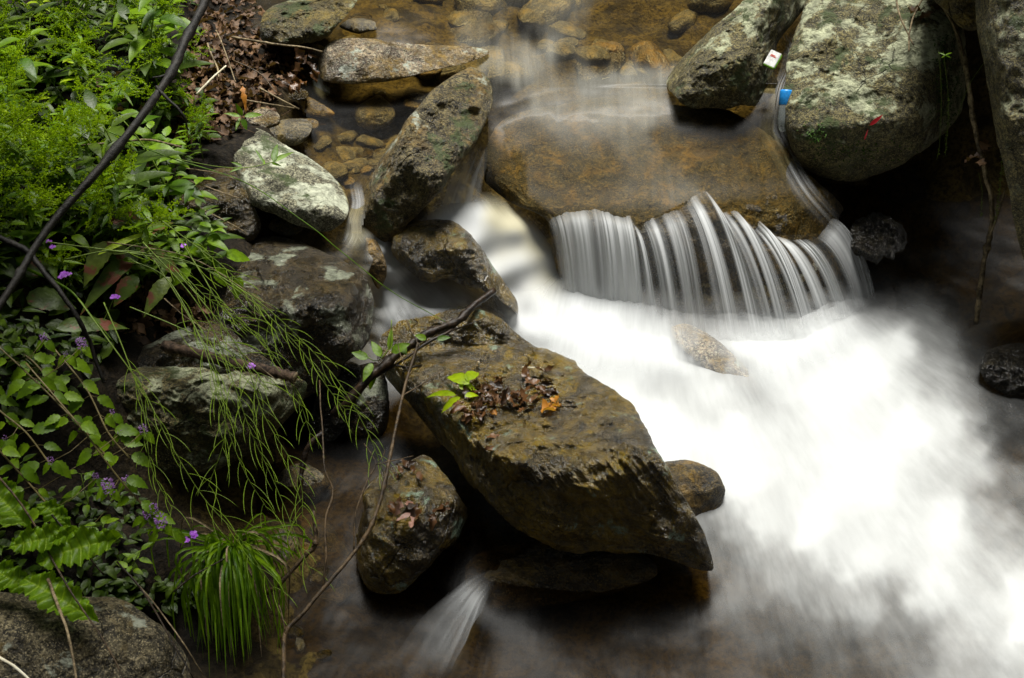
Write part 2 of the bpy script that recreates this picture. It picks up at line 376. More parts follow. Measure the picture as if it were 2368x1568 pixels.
# ------------------------------------------------------------ rocks: outline + cut faces (each face a real plane through a surveyed point) + thickness
def outline_r(poly, c, th):
    P2 = spline(poly+[poly[0]], len(poly)*14)[:-1]
    ang = np.arctan2(P2[:, 1]-c[1], P2[:, 0]-c[0]); rr = np.hypot(P2[:, 0]-c[0], P2[:, 1]-c[1])
    o = np.argsort(ang); ang = ang[o]; rr = rr[o]
    return np.interp(th, np.concatenate([ang-2*np.pi, ang, ang+2*np.pi]), np.tile(rr, 3))
ROCKS = {}
def rock(name, label, poly, planes, T, mat, cat='rock', seed=0, amp=.012, rnd=.10, c=None, nr=70, nth=200, soft=.02, group=None, rough_out=.02, ridge=1.0, stria=None):
    if c is None: c = (sum(p[0] for p in poly)/len(poly), sum(p[1] for p in poly)/len(poly))
    th = np.linspace(-np.pi, np.pi, nth, endpoint=False); R = outline_r(poly, c, th)
    size = float(R.mean())
    cs = np.stack([np.cos(th)*1.5+seed*3.1, np.sin(th)*1.5, th*0], -1)
    R = R*(1+fbm(cs, 2.2, 5, .6, seed+40)*rough_out)
    PL = []
    for n, g in planes:
        n = Vector(n).normalized(); G = P(*g); PL.append((np.array(n), float(n.dot(G-Vector((0, 0, CAM_H))))))
    d0 = float(np.mean([float(depth_z(g[0], g[1], g[2])) for _, g in planes])); msz = size/FPX*d0
    def dplane(px, py):
        r = ray(px, py); ds = []
        for n, k in PL:
            q = r@n; q = np.where(q > -.06, -.06, q); ds.append(k/q)
        ds = np.stack(ds, 0); s = soft
        mx = ds.max(0); return np.minimum(mx + s*np.log(np.exp((ds-mx)/s).sum(0)) , d0+msz*1.6)
    def dplane0(px, py):
        n, k = PL[0]; q = ray(px, py)@n; return k/np.where(q > -.06, -.06, q)
    def dfull(px, py, rho):
        d = dplane(px, py)
        d = d + rnd*2*msz*(1-np.sqrt(np.clip(1-rho**3.2, 0, 1)))
        p = at_d(px, py, d)
        n = ridged(p, 2.6/max(msz, .15)*.35, 3, .5, seed)*.9*amp + fbm(p, 9, 5, .55, seed+3)*amp*ridge + fbm(p, 38, 3, .6, seed+5)*amp*.22
        if stria:
            (ax, ay), sc, sa = stria; l = math.hypot(ax, ay); q = np.stack([(px*(-ay)+py*ax)/l/FPX*4*sc, (px*ax+py*ay)/l/FPX*4*sc*.22, d*sc*.5], -1)
            n = n + ridged(q, 1.0, 4, .55, seed+9)*sa*np.clip((d-dplane0(px, py))*14+.25, .1, 1)
        return d - n*np.clip(1.15-rho**6, .15, 1)
    rho = np.sin(np.linspace(0, np.pi/2, nr)); rho[0] = 0.0
    rb = np.cos(np.linspace(0, np.pi/2, 14))[1:]
    A, B = np.meshgrid(th, rho); RR = np.tile(R, (nr, 1))
    PX = c[0]+np.cos(A)*RR*B; PY = c[1]+np.sin(A)*RR*B
    D = dfull(PX, PY, B)
    V = at_d(PX, PY, D)
    de = D[-1]; dm = max(float(de.mean()), d0)
    Ab, Bb = np.meshgrid(th, rb); RB = np.tile(R, (len(rb), 1))
    # the hidden far side closes at true size behind the outline
    base = at_d(c[0]+np.cos(Ab)*RB*Bb, c[1]+np.sin(Ab)*RB*Bb, (de[None, :]*Bb**1.2+(dm)*(1-Bb**1.2)) + T*np.sqrt(np.clip(1-Bb**2, 0, 1)))
    V = np.concatenate([V, base], 0)
    F = grid_faces(nth, V.shape[0], wrap=True)
    V = V.reshape(-1, 3)
    org = Vector(V[:nth*nr].mean(0))
    V = V-np.array(org)
    o = mesh_np(name, V, F[:, ::-1], mat); o.location = org
    tag(o, label, cat, group)
    def dep(px, py):
        a = math.atan2(py-c[1], px-c[0]); r = math.hypot(px-c[0], py-c[1]); Rt = float(np.interp(a, np.append(th, np.pi), np.append(R, R[0])))
        return float(dfull(np.array(float(px)), np.array(float(py)), np.array(min(r/Rt, 1.0))))
    ROCKS[label] = dep
    o_fn = lambda px, py, off=0.0: Vector(at_d(np.array(float(px)), np.array(float(py)), np.array(dep(px, py)-off)))
    return o, o_fn, dplane
def ell(cx, cy, rx, ry, n=12, rot=0, seed=1, j=.1):
    rg = random.Random(seed); o = []
    for k in range(n):
        a = 2*math.pi*k/n; q = 1+j*(rg.random()*2-1); x = rx*math.cos(a)*q; y = ry*math.sin(a)*q
        o.append((cx+x*math.cos(rot)-y*math.sin(rot), cy+x*math.sin(rot)+y*math.cos(rot)))
    return o
UP = (0, 0, 1)
_, onSlab, slab_d = rock('ledge_boulder', 'broad brown slab under thin sheet of water with waterfall pouring off its lip',
 [(1120,420),(1128,340),(1160,285),(1250,248),(1400,225),(1560,240),(1700,262),(1790,320),(1850,385),(1900,430),(1942,478),(1930,515),(1965,640),(1930,720),(1800,770),(1650,780),(1480,750),(1330,690),(1275,600),(1262,510),(1180,468)],
 [((0, -.25, 1), (1500, 500, .435)), ((0, -.95, .22), (1450, 512, .425)), ((.62, -.75, .45), (1860, 500, .42)), ((-.7, -.6, .25), (1165, 440, .44)), ((.1, -.8, .62), (1650, 560, .35))], .5, M['slab'], 'boulder', seed=1, amp=.012, rnd=.03, c=(1540, 500), nr=130, nth=380)
_, onB3, _ = rock('boulder', 'tall mossy boulder leaning diagonally between shallow pool and upper falls',
 [(1120,165),(1135,200),(1133,250),(1112,310),(1080,360),(1045,402),(1020,440),(970,492),(945,515),(920,545),(880,562),(848,545),(828,500),(832,450),(855,415),(875,380),(905,330),(935,285),(962,248),(1000,212),(1050,175),(1090,157)],
 [((.25, -.25, .95), (1000, 330, .70)), ((-.25, -.93, .2), (965, 420, .62)), ((.85, -.5, .15), (1060, 350, .68)), ((-.8, -.2, .6), (935, 350, .70))], .3, M['diag'], seed=2, amp=.018, rnd=.06, stria=((-.5, .85), 14, .005), rough_out=.03, c=(985, 365), nr=90, nth=300)
_, onB4, _ = rock('boulder', 'pale grey smooth boulder beside the shallow pool, green twig hanging in front of it',
 [(548,302),(600,298),(655,332),(722,370),(770,408),(797,440),(806,480),(792,520),(742,536),(690,522),(640,500),(585,475),(557,440),(545,400),(535,350)],
 [((.12, -.02, 1), (670, 440, .60)), ((-.1, -.95, .25), (680, 478, .585)), ((-.85, -.4, .3), (572, 420, .63)), ((.5, .15, .85), (740, 430, .585))], .25, M['pale'], seed=3, amp=.009, rnd=.06)
_, onB6, _ = rock('boulder', 'dark wet ochre boulder between the small cascade and the white chute',
 [(905,548),(940,522),(990,505),(1040,508),(1080,535),(1112,572),(1142,618),(1178,668),(1198,700),(1192,738),(1158,712),(1130,672),(1080,664),(1030,645),(990,655),(945,625),(905,585)],
 [((0, .1, 1), (1010, 545, .43)), ((-.25, -.9, .35), (1010, 560, .43)), ((.75, -.3, .5), (1105, 600, .38))], .25, M['wet'], seed=4, amp=.014, rnd=.08, c=(1050, 598))
_, onB7, _ = rock('boulder', 'large rounded wet boulder on left bank with brown top and lichen on its face',
 [(540,600),(575,562),(625,546),(700,562),(760,588),(820,618),(853,655),(864,715),(848,790),(800,842),(778,875),(720,912),(660,952),(600,992),(540,1000),(490,930),(470,850),(500,770),(520,680)],
 [((-.02, .12, 1), (690, 690, .50)), ((.05, -.95, .3), (700, 715, .49)), ((.85, -.35, .35), (822, 690, .45))], .35, M['bank'], seed=5, amp=.018, rnd=.06, nr=90, nth=280, c=(670, 760), stria=((.9, .3), 14, .005))
_, onB8, _ = rock('boulder', 'wide lichen spotted boulder low on the left bank beneath the hanging seed stalks',
 [(240,885),(330,848),(450,842),(560,850),(660,868),(705,885),(692,935),(645,985),(600,1030),(540,1065),(450,1105),(330,1125),(240,1155),(150,1175),(60,1160),(-10,1110),(10,1000),(130,930)],
 [((0, .1, 1), (400, 885, .46)), ((0, -.95, .3), (400, 905, .46)), ((.6, -.7, .3), (620, 900, .42))], .3, M['grey'], seed=6, amp=.024, rnd=.06, nr=90, nth=280, stria=((.9, .4), 14, .008), rough_out=.03)
rock('boulder', 'dark sloping boulder behind the log between the two larger bank boulders', [(330,800),(420,760),(500,735),(560,790),(650,860),(665,930),(600,965),(480,905),(380,875),(320,850)], [((0, .1, 1), (480, 800, .47)), ((.05, -.85, .5), (480, 830, .465))], .2, M['bank'], seed=61, amp=.02, rnd=.08, rough_out=.03)
_, onB13, d13 = rock('boulder', 'large pointed wet boulder in the middle with dead leaves and a green sprig on top',
 [(885,775),(930,745),(1000,728),(1080,716),(1150,732),(1190,768),(1235,802),(1310,822),(1355,862),(1420,905),(1470,960),(1505,1010),(1525,1060),(1560,1130),(1600,1195),(1625,1250),(1638,1308),(1595,1306),(1540,1285),(1480,1270),(1400,1282),(1300,1275),(1200,1225),(1120,1150),(1060,1075),(1010,1010),(965,950),(925,905),(895,860),(880,815)],
 [((-.05, .20, 1), (1280, 1050, .45)), ((-.12, -.95, .18), (1280, 1062, .45)), ((-.85, -.5, .12), (1085, 1000, .40)), ((.9, .1, .25), (1590, 1180, .26))], .45, M['wet'], 'boulder', seed=7, amp=.026, rnd=.02, nr=170, nth=460, c=(1230, 1000), soft=.035, ridge=.9, stria=((.62, .78), 22, .014), rough_out=.035)
_, onB14, _ = rock('rock', 'small rounded ochre rock showing behind the tip of the pointed boulder',
 [(1500,1080),(1545,1066),(1600,1066),(1650,1088),(1674,1125),(1667,1170),(1642,1205),(1600,1228),(1560,1200),(1520,1130)],
 [((0, .05, 1), (1590, 1100, .13)), ((.2, -.9, .45), (1600, 1120, .125))], .2, M['slab'], seed=8, amp=.006, rnd=.12)
_, onB15, _ = rock('boulder', 'brown wet boulder in the lower middle with a split oak leaf stuck on it',
 [(940,1066),(985,1053),(1022,1088),(1062,1148),(1080,1192),(1062,1242),(1020,1282),(970,1332),(930,1366),(880,1374),(840,1352),(826,1292),(822,1242),(838,1180),(840,1135),(880,1095)],
 [((0, .05, 1), (930, 1190, .25)), ((.05, -.9, .42), (930, 1205, .25)), ((-.8, -.35, .3), (850, 1200, .22)), ((.8, -.4, .2), (1040, 1200, .2))], .3, M['wet'], seed=9, amp=.018, rnd=.10, nr=90, nth=260, stria=((.8, .6), 16, .006), rough_out=.03)
_, onB16, _ = rock('rock', 'round grey rock wedged under the black stick left of the pointed boulder',
 ell(842, 935, 62, 100, seed=3), [((0, .1, 1), (845, 890, .17)), ((0, -.9, .4), (845, 905, .17))], .2, M['bank'], seed=10, amp=.01, rnd=.15)
_, onB16b, _ = rock('rock', 'knobbly wet rock with glints behind the hanging stalk tips',
 [(735,900),(770,850),(812,835),(835,860),(825,930),(790,1000),(740,1040),(715,990)], [((0, .1, 1), (780, 890, .2)), ((-.1, -.9, .4), (780, 900, .2))], .2, M['black'], seed=11, amp=.016, rnd=.12)
_, onB17, _ = rock('boulder', 'low submerged boulder below the pointed boulder with a wet glinting back',
 [(1075,1310),(1120,1275),(1200,1255),(1300,1250),(1420,1262),(1500,1290),(1520,1330),(1440,1365),(1330,1390),(1220,1410),(1130,1425),(1080,1385)],
 [((0, 0, 1), (1250, 1320, .03)), ((0, -.8, .6), (1250, 1345, .03))], .2, M['wet2'], seed=12, amp=.012, rnd=.08)
_, onB18, _ = rock('boulder', 'grey granite boulder in the lower left corner crossed by dead stems',
 [(-60,1362),(60,1372),(200,1382),(290,1390),(350,1425),(410,1488),(440,1540),(452,1620),(400,1760),(150,1820),(-120,1760),(-160,1550)],
 [((.1, .25, 1), (200, 1440, .50)), ((.15, -.75, .65), (200, 1460, .50)), ((.8, -.3, .4), (370, 1500, .44))], .4, M['bankdry'], seed=13, amp=.012, rnd=.10, nr=90, nth=260, c=(150, 1560))
_, onB10, _ = rock('boulder', 'grey angular boulder at the upper right of the ledge, left of the narrow rill',
 [(1650,60),(1700,20),(1740,-20),(1800,-60),(1870,-60),(1868,0),(1835,50),(1800,100),(1790,160),(1796,200),(1762,236),(1700,250),(1620,254),(1568,236),(1544,200),(1550,172),(1600,112)],
 [((-.35, -.25, .9), (1655, 140, .80)), ((-.05, -.93, .1), (1650, 165, .79)), ((.85, -.5, .25), (1740, 110, .84)), ((-.75, .1, .6), (1620, 130, .78))], .35, M['grey'], seed=14, amp=.017, rnd=.05, stria=((-.6, .8), 12, .004), rough_out=.03, nr=90, nth=260, c=(1690, 130))
_, onB11, _ = rock('boulder', 'huge pale lichen covered boulder at the upper right with a red petal on its face',
 [(1862,0),(1885,-70),(2000,-110),(2120,-80),(2195,0),(2235,100),(2238,200),(2200,295),(2130,350),(2060,392),(1980,418),(1900,412),(1850,372),(1822,310),(1812,220),(1820,130),(1842,60)],
 [((-.12, -.35, .93), (1960, 255, .73)), ((.02, -.97, -.12), (1960, 275, .73)), ((.75, -.6, .25), (2120, 200, .82)), ((-.8, -.5, .2), (1835, 220, .78))], .5, M['lichen'], seed=15, amp=.014, rnd=.08, nr=120, nth=340, soft=.03)
_, onB12, _ = rock('boulder', 'towering grey rock face at the right edge behind the bare hanging vine',
 [(2248,-100),(2420,-160),(2620,100),(2640,700),(2500,950),(2400,700),(2366,590),(2345,500),(2325,400),(2298,290),(2274,150),(2254,50)],
 [((-.35, -.75, .6), (2380, 200, 1.0)), ((-.95, -.25, .12), (2285, 150, 1.0)), ((-.3, -.93, .1), (2400, 330, .85))], .5, M['grey'], seed=16, amp=.016, rnd=.03, nr=90, nth=280, c=(2440, 300))
rock('boulder', 'added top edge boulder shading the gap between the lichen boulder and the right rock face', [(2110,-40),(2160,-160),(2300,-220),(2420,-140),(2400,-40),(2330,20),(2290,60),(2230,70),(2170,10)], [((0, 0, 1), (2260, -60, 1.18)), ((0, -.95, -.1), (2260, -30, 1.16))], .5, M['moss'], seed=60, amp=.02, rnd=.05)  # boulder added to cast shade into the gap beside the lichen boulder
_, onB19, _ = rock('rock', 'black wet rock glittering in the dark hollow below the lichen boulder',
 [(1962,525),(1992,502),(2030,494),(2066,508),(2090,540),(2086,575),(2050,600),(2000,602),(1970,575)],
 [((.1, -.05, 1), (2035, 512, .33)), ((.1, -.62, .8), (2035, 522, .32)), ((.8, -.5, .4), (2070, 540, .3))], .2, M['black'], seed=17, amp=.03, rnd=.05, rough_out=.10)
_, onB20, _ = rock('rock', 'dark wet rock poking from the grey water at the right edge',
 [(2262,852),(2282,812),(2322,797),(2380,796),(2440,850),(2430,910),(2340,915),(2285,890)], [((0, .05, 1), (2330, 830, .14)), ((-.3, -.85, .5), (2330, 845, .135))], .2, M['black'], seed=18, amp=.012, rnd=.12)
_, onB21, _ = rock('rock', 'tan rock half drowned in the white foam below the waterfall',
 [(1552,757),(1590,750),(1645,778),(1698,822),(1745,878),(1750,915),(1700,900),(1645,865),(1595,822),(1560,790)], [((.15, -.1, 1), (1640, 810, .125)), ((-.45, -.75, .5), (1625, 825, .12))], .2, M['pink'], seed=19, amp=.006, rnd=.08, c=(1655, 830))
_, onB22, _ = rock('rock', 'slim reddish rock splitting the small left cascade',
 [(845,548),(870,558),(890,600),(893,640),(875,668),(858,640),(846,600)], [((.3, -.2, .9), (870, 580, .38)), ((-.2, -.9, .3), (868, 600, .36))], .12, M['orange'], seed=20, amp=.006, rnd=.12)
_, onB2, _ = rock('boulder', 'long pinkish boulder lying across the upper stream with brown algae on its side',
 [(738,165),(745,115),(775,92),(840,88),(900,96),(960,102),(1040,106),(1100,110),(1128,124),(1070,148),(990,165),(930,182),(860,192),(780,193),(742,184)],
 [((0, -.05, 1), (860, 118, .74)), ((0, -.8, .6), (860, 128, .73)), ((-.8, -.4, .4), (765, 130, .73)), ((.25, -.2, 1), (1020, 125, .67))], .2, M['pink'], seed=21, amp=.008, rnd=.05, nr=80, nth=280, c=(900, 142))
_, onB1, _ = rock('boulder', 'mossy furrowed boulder at the top edge left of the stream',
 [(598,70),(615,25),(655,5),(720,-10),(780,-40),(830,-20),(815,20),(780,60),(750,90),(690,104),(640,106),(605,95)],
 [((0, -.1, 1), (690, 40, .82)), ((-.1, -.8, .5), (690, 55, .81))], .25, M['moss'], seed=22, amp=.018, rnd=.08)
_, onBR, _ = rock('rock', 'dark damp rock at the edge of the leaf litter below the dead twigs',
 [(425,385),(480,368),(530,376),(562,430),(590,485),(604,530),(570,565),(490,550),(430,520),(400,450)], [((0, .05, 1), (500, 440, .60)), ((.2, -.85, .4), (510, 470, .59))], .2, M['wet2'], seed=23, amp=.016, rnd=.08)
_, onB5, _ = rock('rock', 'fist sized brown stone tucked under the pale boulder', ell(660, 521, 40, 22, rot=.15, seed=5), [((0, 0, 1), (660, 515, .46)), ((0, -.8, .5), (660, 522, .46))], .08, M['wet2'], seed=24, amp=.005, rnd=.15, nr=30, nth=90)
SM = [
 ('orange pointed stone at the edge of the shallow pool', [(706,232),(718,226),(770,258),(768,270),(740,272),(706,262)], (730, 245, .57), M['orange']),
 ('olive stone just breaking the surface of the shallow pool', [(820,250),(860,225),(880,222),(912,255),(905,285),(860,302),(825,285)], (860, 255, .545), M['stone']),
 ('rounded pinkish stone beside the leaf litter', ell(610, 275, 38, 26, seed=9), (610, 268, .63), M['pink']),
 ('broad gravelly stone above the pale boulder', [(590,310),(640,280),(700,275),(722,295),(700,330),(660,338),(610,325)], (655, 300, .60), M['stone']),
 ('dark glossy pebble on an orange stone in the pool', ell(965, 224, 20, 10, seed=4), (965, 220, .57), M['black']),
 ('orange stone under the dark glossy pebble', ell(960, 240, 28, 14, seed=6), (960, 236, .55), M['orange']),
 ('yellow brown stone under shallow water at the top', ell(830, 60, 42, 18, seed=8), (830, 55, .655), M['stone']),
 ('small grey stone on the litter shore', ell(690, 218, 24, 14, seed=11), (690, 214, .62), M['wet2']),
 ('little orange stone near the pale boulder', ell(715, 288, 22, 14, seed=12), (715, 284, .56), M['orange']),
 ('damp block of stone in the twigs of the left shore', ell(720, 130, 30, 22, seed=13), (720, 124, .68), M['wet2']),
 ('submerged brown boulder left of the lower sticks', [(655,1230),(700,1190),(750,1200),(790,1260),(800,1350),(770,1420),(700,1440),(660,1380),(645,1300)], (720, 1290, .0), M['stone']),
 ('submerged ochre stone near the grass tuft', ell(700, 1120, 60, 45, seed=15), (700, 1105, .03), M['stone']),
 ('brown shelf stone behind the falling curtain', [(1400,640),(1500,600),(1620,580),(1800,600),(1850,640),(1800,700),(1650,720),(1480,700)], (1620, 630, .20), M['stone']),
 ('pale brown stone under fast water at the right of the falls', [(1780,560),(1850,545),(1900,580),(1880,640),(1820,660),(1780,610)], (1840, 590, .26), M['pink']),
]
for i, (lab, poly, g, m) in enumerate(SM):
    rock('stone', lab, poly, [((0, 0, 1), g), ((0.1*((i % 3)-1), -.8, .6), (g[0], g[1]+6, g[2]))], .08, m, 'stone', seed=40+i, amp=.006, rnd=.12, nr=34, nth=110)

# stones lying on the stream bed under clear water: copies of four shapes
def stone_mesh(seed, m):
    n = 24; th = np.linspace(0, 2*np.pi, n, endpoint=False); ph = np.linspace(-np.pi/2, np.pi/2, 14)
    A, B = np.meshgrid(th, ph); V = np.stack([np.cos(A)*np.cos(B), np.sin(A)*np.cos(B)*.75, np.sin(B)*.5], -1)
    V = V*(1+fbm(V+seed, 1.3, 4, .5, seed)[..., None]*.28)
    o = mesh_np('river_stone', V*.1, grid_faces(n, 14, wrap=True), m); return o
random.seed(5)
protos = [stone_mesh(1, M['stone']), stone_mesh(2, M['stone']), stone_mesh(3, M['orange']), stone_mesh(4, M['wet2'])]
spots = []
regs = [(800, -60, 1750, 170, 70), (740, 210, 960, 430, 34), (660, 1080, 800, 1540, 16), (620, 120, 740, 230, 12)]
for (x0, y0, x1, y1, n) in regs:
    for _ in range(n): spots.append((random.uniform(x0, x1), random.uniform(y0, y1)))
for i, (x, y) in enumerate(spots):
    src = protos[i % 4] if random.random() < .5 else protos[i % 2]
    o = protos[i] if i < 4 else link(src.copy())
    p, _ = on_ground(x, y); s = random.uniform(.35, 1.0)*(.8 if y > 900 or x < 960 else 1.5)
    o.location = p+Vector((0, 0, .0)); o.rotation_euler = (random.uniform(-.2, .2), random.uniform(-.2, .2), random.uniform(0, 6.3)); o.scale = (s, s*random.uniform(.7, 1.1), s*random.uniform(.5, .9))
    tag(o, 'small brown stone lying on the stream bed under shallow water', 'stone', 'stones on the stream bed')
# ------------------------------------------------------------ water
def sheet(name, box, step, zpts, dpts, mat, flowfn, mask=None, dfn=None, label=None, fade=None, zsoft=40, dsoft=22, dpow=3.6, wob=.004, gam=1.35):
    xs = np.arange(box[0], box[2]+step, step); ys = np.arange(box[1], box[3]+step, step)
    X, Y = np.meshgrid(xs, ys); Z = idw(zpts, X, Y, 3.5, zsoft)
    D = depth_z(X, Y, Z)
    if dfn is not None: D = dfn(X, Y, D)
    V = at_d(X, Y, D)
    wx = X+fbm(np.stack([X, Y, X*0], -1), .02, 3, .5, 71)*16; wy = Y+fbm(np.stack([X, Y, X*0], -1), .02, 3, .5, 72)*16
    A = np.clip((idw(dpts, wx, wy, dpow, dsoft)-.10)/.88, 0, 1)**gam
    V[..., 2] += fbm(V, 3.5, 3, .5, 33)*wob
    fl = flowfn(X, Y)
    fm = None
    if mask is not None:
        if fade:
            # soft edge: blur the polygon mask
            m = inside(mask, X, Y).astype(float)
            k = max(1, int(fade/step))
            for _ in range(3):
                c = np.cumsum(np.pad(m, ((0, 0), (k+1, k)), mode='edge'), 1); m = (c[:, 2*k+1:]-c[:, :-(2*k+1)])/(2*k+1)
                c = np.cumsum(np.pad(m, ((k+1, k), (0, 0)), mode='edge'), 0); m = (c[2*k+1:]-c[:-(2*k+1)])/(2*k+1)
            A = A*np.clip((m-.5)*2.2 if fade < 0 else m, 0, 1); keep = m > .01
        else: keep = inside(mask, X, Y)
        fm = keep[:-1, :-1] & keep[1:, 1:] & keep[:-1, 1:] & keep[1:, :-1]
    o = mesh_np(name, V, grid_faces(len(xs), len(ys), fm), mat, attrs={'dens': A.ravel(), 'flow': fl.reshape(-1, 3)})
    tag(o, label, 'water' if label else None, kind='structure')
    return o
def polar_flow(ox, oy, ka, kr):
    def f(X, Y):
        a = np.arctan2(Y-oy, X-ox); r = np.hypot(X-ox, Y-oy); return np.stack([a*ka, r*kr, X*0], -1)
    return f
def lin_flow(dx, dy, ka, kr):
    l = math.hypot(dx, dy); dx /= l; dy /= l
    return lambda X, Y: np.stack([(X*(-dy)+Y*dx)*ka, (X*dx+Y*dy)*kr, X*0], -1)

LZ = [(1300,640,.05),(1500,690,.05),(1700,700,.05),(1850,700,.05),(2050,620,.03),(2300,600,.03),(2000,480,.03),(1400,850,.07),(1700,900,.09),(2000,850,.08),(2200,900,.05),(2367,900,.03),(1600,1050,.05),(1900,1100,.06),(2200,1200,.04),
 (1700,1250,.02),(2000,1400,.02),(2367,1400,.04),(1500,1500,.0),(2000,1568,0),(1000,1500,0),(1090,1365,.03),(700,1400,.01),(750,1200,.01),(800,1050,.02),(900,1350,.0),(1400,1350,0),(1300,500,.05),(1300,1000,.04),(850,900,.03),(2600,1200,.03),(1200,1800,0),(2200,1900,0)]
LD = [(1600,785,.15),(1630,810,.12),(1665,835,.18),(1700,865,.3),(1740,900,.6),(1575,762,.4),(1620,850,.95),(1700,810,.95),(1560,810,1),(1660,890,1),(1780,860,1),(1210,740,.95),(1300,700,.98),(1400,720,1),(1500,760,1),(1650,800,.97),(1800,780,.97),(1950,720,.95),(1990,690,.65),(2005,655,.2),(2060,690,.3),(1300,800,1),(1400,900,1),(1500,1000,1),(1700,1000,1),(1700,1130,1),
 (1900,900,1),(2000,850,1),(2080,790,.97),(2120,730,.45),(2180,850,.62),(2160,780,.5),(2240,800,.22),(2300,700,.10),(2200,650,.10),(2100,600,.02),(2000,560,0),(1900,500,0),(2250,940,.45),(2330,960,.22),(2360,1040,.15),(2200,980,.88),(2100,1000,.98),
 (2000,1100,1),(2250,1080,.72),(2330,1120,.38),(2367,1180,.35),(2310,1210,.68),(2367,1270,.6),(2200,1200,.93),(2367,1350,.92),(2290,1350,.7),(2300,1450,.72),(2367,1450,.95),(2367,1530,.72),(2150,1350,.85),(2000,1280,.92),(1880,1220,.97),(1760,1200,.9),
 (1700,1240,.62),(1655,1290,.35),(1700,1350,.42),(1800,1330,.62),(1900,1380,.52),(2000,1400,.62),(2050,1450,.38),(2120,1500,.30),(2200,1480,.62),(2250,1540,.55),(2367,1568,.6),(1950,1500,.28),(1850,1440,.34),(1750,1440,.26),
 (1600,1370,.04),(1500,1350,0),(1400,1420,.01),(1550,1460,.03),(1650,1540,.12),(1750,1560,.17),(1850,1560,.22),(2000,1560,.24),(1450,1500,.05),(1350,1470,.02),(1250,1540,.12),(1100,1540,.10),(1100,1460,.05),(1150,1500,.08),(950,1420,.02),(850,1520,.08),(700,1540,.04),(750,1400,.02),
 (830,1420,.08),(900,1300,0),(1000,1370,.03),(720,1250,0),(760,1100,.0),(1640,1170,.65),(1620,1240,.35),(1690,1130,.95),(2367,500,0),(2367,700,.06),(2367,850,.10),(2300,860,.25),(1300,1400,.0),(1200,1000,.2),(1450,1200,0),(1540,1020,.98),(1440,1000,1)]
LOWMASK = [(560,1650),(600,1000),(760,800),(850,790),(1000,900),(1190,700),(1280,560),(1300,440),(1950,380),(2560,380),(2700,1200),(2600,2000),(300,2000)]
sheet('water', (300, 380, 2700, 2000), 4, LZ, LD, M['water_low'], polar_flow(1440, 330, 42, .012), mask=LOWMASK, wob=.005, dsoft=36, gam=1.6)
UZ = [(600,-50,.70),(900,0,.655),(1200,-100,.68),(1200,0,.65),(1500,0,.65),(1700,0,.66),(700,110,.66),(1150,100,.63),(1400,150,.62),(1550,180,.62),(1000,210,.56),(900,215,.555),(750,215,.56),(800,300,.535),(850,430,.53),(820,500,.51),(760,420,.53),(1150,250,.58),(1140,330,.55),(1300,260,.6),(1900,-60,.7),(1800,60,.68),(1500,-300,.75),(900,-300,.75)]
UD = [(1050,20,.10),(1150,80,.30),(1130,45,.22),(1000,75,.05),(900,50,.0),(950,20,.0),(1200,60,.05),(1260,115,.42),(1330,70,.20),(1330,20,.25),(1200,150,.48),(1150,125,.5),(1090,112,.35),(1300,150,.12),(1400,130,.10),(1400,60,.03),(1500,120,.04),(1500,50,.02),(1600,60,.0),(1600,120,.0),
 (1180,210,.15),(1250,225,.38),(1350,205,.42),(1450,190,.48),(1530,180,.5),(1545,230,.35),(1500,240,.48),(1400,260,.38),(1300,265,.3),(1450,320,.28),(1500,380,.22),(1560,310,.02),(1600,290,.14),(1620,340,.02),(1400,360,.10),(1250,350,.05),(1190,310,.08),
 (1500,430,.14),(1580,440,.30),(1540,425,.26),(1700,350,.01),(1650,450,.0),(1300,440,.02),(1200,420,.02),(1750,420,.02),(1800,480,.0),(1780,350,.08),(750,300,0),(850,400,.0),(830,470,.12),(822,520,.32),(1000,185,.2),(900,196,.08),(742,190,.15),(800,210,.04),(1160,330,.15),(1130,400,.12),(1100,300,.12),(1750,30,.0),(900,300,0),(700,60,0)]
UPMASK = [(560,-320),(560,20),(600,110),(660,160),(690,230),(720,300),(700,350),(740,400),(800,470),(812,540),(835,545),(845,500),(870,420),(960,260),(1040,190),(1125,200),(1128,330),(1122,425),(1180,464),(1265,505),(1400,490),(1480,522),(1600,460),(1680,492),(1745,525),(1830,548),(1900,540),(1935,505),(1900,430),(1850,385),(1790,300),(1800,140),(1850,60),(1880,0),(1900,-320)]
def on_slab(X, Y, D):
    ds = slab_d(X, Y)-.016
    blend = inside([(1050,200),(1980,200),(1980,620),(1050,620)], X, Y)
    wx = sstep(X, 1085, 1190); blend = blend & (wx > 0)
    dm = D+(np.minimum(D, ds)-D)*np.where(X > 1085, wx*sstep(Y, 150, 270), 0)
    f = np.where(blend, sstep(Y, 40, 440)*sstep(X, 1085, 1230), 0)
    return dm*(1-f)+ds*f
sheet('upper_water', (560, -320, 1980, 560), 4, UZ, UD, M['water_up'], lambda X, Y: np.where((Y > 190)[..., None], lin_flow(.05, 1, .05, .006)(X, Y), lin_flow(.05, 1, .05, .006)(X, Y)), mask=UPMASK, dfn=on_slab, dsoft=26, gam=1.3, zsoft=110)

